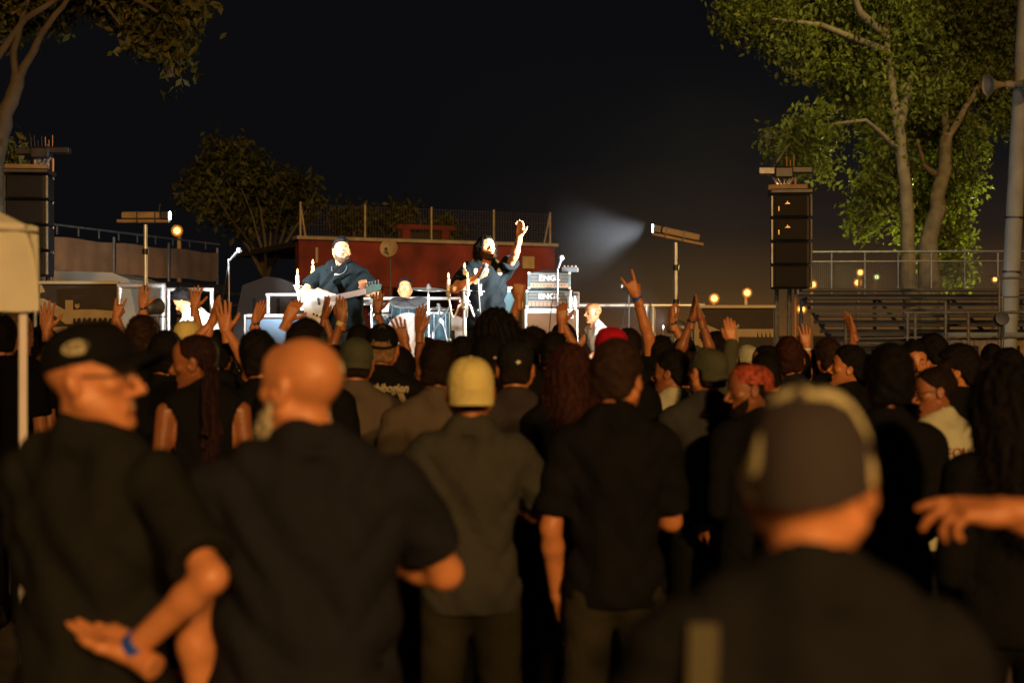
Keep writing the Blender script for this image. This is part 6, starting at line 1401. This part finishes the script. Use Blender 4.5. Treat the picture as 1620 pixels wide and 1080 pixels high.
person(172, 530, 11.3, 'person raising a small pointing hand before the left banner', skn='skin0', hair='short', hcol='hblack', shirt='black2', res='mid', arms={'R': dict(to=P(184, 500, 11.2), hand='horns', hd=(.25, 0, 1), n=(0, 1, 0), pole=(.4, 0, -1))})
person(290, 532, 10.8, 'person raising spread fingers in front of the crouching stagehand', skn='skin0', hair='short', hcol='hblack', shirt='black2', res='mid', arms={'R': dict(to=P(307, 481, 10.7), hand='open', hd=(.08, 0, 1), n=(0, 1, 0), pole=(.4, 0, -1))})
person(345, 525, 8.3, 'person with both hands raised together at the foot of the tall microphone stand', skn='skin0', hair='messy', hcol='hblack', shirt='black2', res='mid', arms={'L': dict(to=P(334, 512, 8.2), hand='flat', hd=(.3, 0, 1), n=(.9, .5, 0), pole=(-.6, 0, -1)), 'R': dict(to=P(357, 522, 8.1), hand='open', hd=(-.12, 0, 1), n=(0, 1, 0), pole=(.6, 0, -1))})
person(70, 520, 9.0, 'person holding a hand before their face beside the tent pole', yaw=-30, hy=-40, skn='skin1', hair='short', hcol='hblack', shirt='black2', res='mid', arms={'R': dict(to=P(74, 520, 8.6), hand='open', hd=(0, 0, 1), n=(0, 1, 0), pole=(.6, 0, -1))})
person(27, 498, 8.6, 'person with light brown hair left of the tent pole', hy=-35, skn='skin0', hair='short', hcol='hblond', shirt='black2', res='mid')
person(2, 500, 8.0, 'dark haired person cut by the left edge under the tent', hy=10, skn='skin0', hair='short', hcol='hblack', shirt='black2')
person(484, 508, 6.4, 'dark haired person whose hair shows over the bald head', skn='skin1', hair='thick', hcol='hblack', shirt='black2')
person(433, 545, 8.6, 'person waving a blurred hand before the blue cabinet', skn='skin0', hair='short', hcol='hblack', shirt='black2', arms={'R': dict(to=P(455, 505, 8.5), hand='relaxed', hd=(.4, 0, .8), n=(0, 1, 0), pole=(.4, 0, -1))})
person(505, 545, 10.6, 'person raising a cupped hand beneath the white bass', skn='skin3', hair='short', hcol='hblack', shirt='black2', res='mid', arms={'R': dict(to=P(512, 497, 10.5), hand='flat', hd=(.15, 0, 1), n=(.8, .6, 0), pole=(.5, 0, -1))})
person(548, 548, 9.3, 'person raising a broad palm with a tan wristband under the bass neck', skn='skin3', hair='short', hcol='hblack', shirt='black2', res='mid', arms={'L': dict(to=P(541, 506, 9.2), hand='flat', hd=(-.03, 0, 1), n=(0, 1, 0), band='yellow', bw=.03, pole=(-.5, 0, -1))})
person(585, 535, 11.4, 'person raising a small open hand with a dark wristband left of the drummer', skn='skin3', hair='short', hcol='hblack', shirt='black2', res='mid', arms={'R': dict(to=P(597, 492, 11.3), hand='open', hd=(.05, 0, 1), n=(0, 1, 0), band='darkband', pole=(.5, 0, -1))})
person(620, 560, 8.6, 'person raising a long bare arm with bent elbow across the drum kit', skn='skin3', hair='short', hcol='hblack', shirt='black2', res='mid', arms={'R': dict(to=P(664, 523, 8.4), hand='flat', hd=(.05, 0, 1), n=(.4, 1, 0), hs=1.05, pole=(.2, 0, -1)), 'L': dict(to=P(640, 540, 8.4), hand='open', hd=(-.3, 0, 1), n=(0, 1, 0), pole=(-.2, 0, -1))})
person(570, 516, 9.4, 'dark haired person behind the olive cap', skn='skin1', hair='short', hcol='hblack', shirt='black2')
person(530, 548, 8.4, 'dark haired person between the bald man and the olive cap', skn='skin1', hair='short', hcol='hblack', shirt='black2')
# rows glimpsed in the gaps
LM = [(60, 'tent pole'), (125, 'left banner'), (230, 'left spotlight stand'), (300, 'crouching stagehand'), (362, 'tall microphone stand'), (430, 'blue guitar cabinet'), (495, 'left candelabra'), (540, 'bass player'), (590, 'cymbal left of the drummer'), (641, 'drummer'),
      (690, 'floor tom'), (735, 'right candelabra'), (775, 'singer'), (830, 'teal guitar cabinet'), (885, 'stacked amplifiers'), (940, 'bald stagehand'), (1000, 'short microphone stand'), (1068, 'right spotlight stand'), (1120, 'left end of the right banner'), (1182, 'right end of the right banner'), (1250, 'right loudspeaker stack'),
      (1300, 'left end of the grandstand'), (1360, 'pair of orange street lamps'), (1410, 'greenish street lamps'), (1450, 'left pale tree trunk'), (1500, 'bright tree trunk'), (1545, 'gap left of the concrete mast'), (1590, 'blue cable drum'), (1640, 'right end of the scaffold railing')]
rr = random.Random(23); protos = []; seen_lb = set()
for k in range(34):
    px = 95+k*45+rr.uniform(-10, 10); d = rr.uniform(9.8, 12.3) if k % 2 else rr.uniform(7.6, 9.2)
    top = rr.uniform(534, 556) if k % 2 else rr.uniform(556, 574)
    if 1100 < px < 1240: top += 12
    for q in sorted(LM, key=lambda q: abs(q[0]-px)):
        lb = ('far' if k % 2 else 'nearer')+' dark clothed concertgoer glimpsed between heads below the '+q[1]
        if lb not in seen_lb: break
    seen_lb.add(lb)
    if len(protos) < 7:
        E, J, Mh, MW = person(px, top, d, lb, yaw=rr.uniform(-12, 12), hy=rr.uniform(-25, 25), skn='skin'+str(rr.choice((0, 1, 3))), hair=rr.choice(('short', 'messy', 'thick', 'long', 'fade')), hcol=rr.choice(('hblack', 'hdbrown', 'hblack', 'hbrown')), shirt=rr.choice(('black2', 'black', 'grey', 'navy')), group='concertgoers glimpsed in the gaps')
        protos.append(E)
    else:
        E = copy_tree(protos[k % 7]); E['label'] = lb; E.location = (X(px, d), d, 0); E.rotation_euler.z = R(rr.uniform(-15, 15)); E.scale = (Z(top, d)/1.765,)*3
# ---- folded barrier with red tape between the two nearest men
def barrier():
    d = 3.6; E = empty('folding_chair', (X(300, d), d, 0), R(8), 'dark folding chair with a red seat edge between the two nearest men', 'chair')
    for q in (-.2, .2): mb = MB(); mb.tube([(q, 0, 0), (q, .03, .95)], .012, 8); mb.build('rear_leg', M['darkmetal'], E); mb = MB(); mb.tube([(q, .38, 0), (q, 0, .62)], .012, 8); mb.build('front_leg', M['darkmetal'], E)
    for k in range(5): mb = MB(); mb.tube([(-.14+.07*k, .02, .50), (-.14+.07*k, .03, .93)], .007, 6); mb.build('back_spindle', M['darkmetal'], E)
    mb = MB(); mb.box((0, .2, .47), (.42, .38, .03), bev=.01); mb.build('seat', M['blackp'], E)
    z = Z(1060, d); mb = MB(); mb.box((0, .0, .84), (.42, .02, .022), bev=.004); mb.build('top_slat', mat('red_plastic', (.55, .01, .03), .4), E)
barrier()
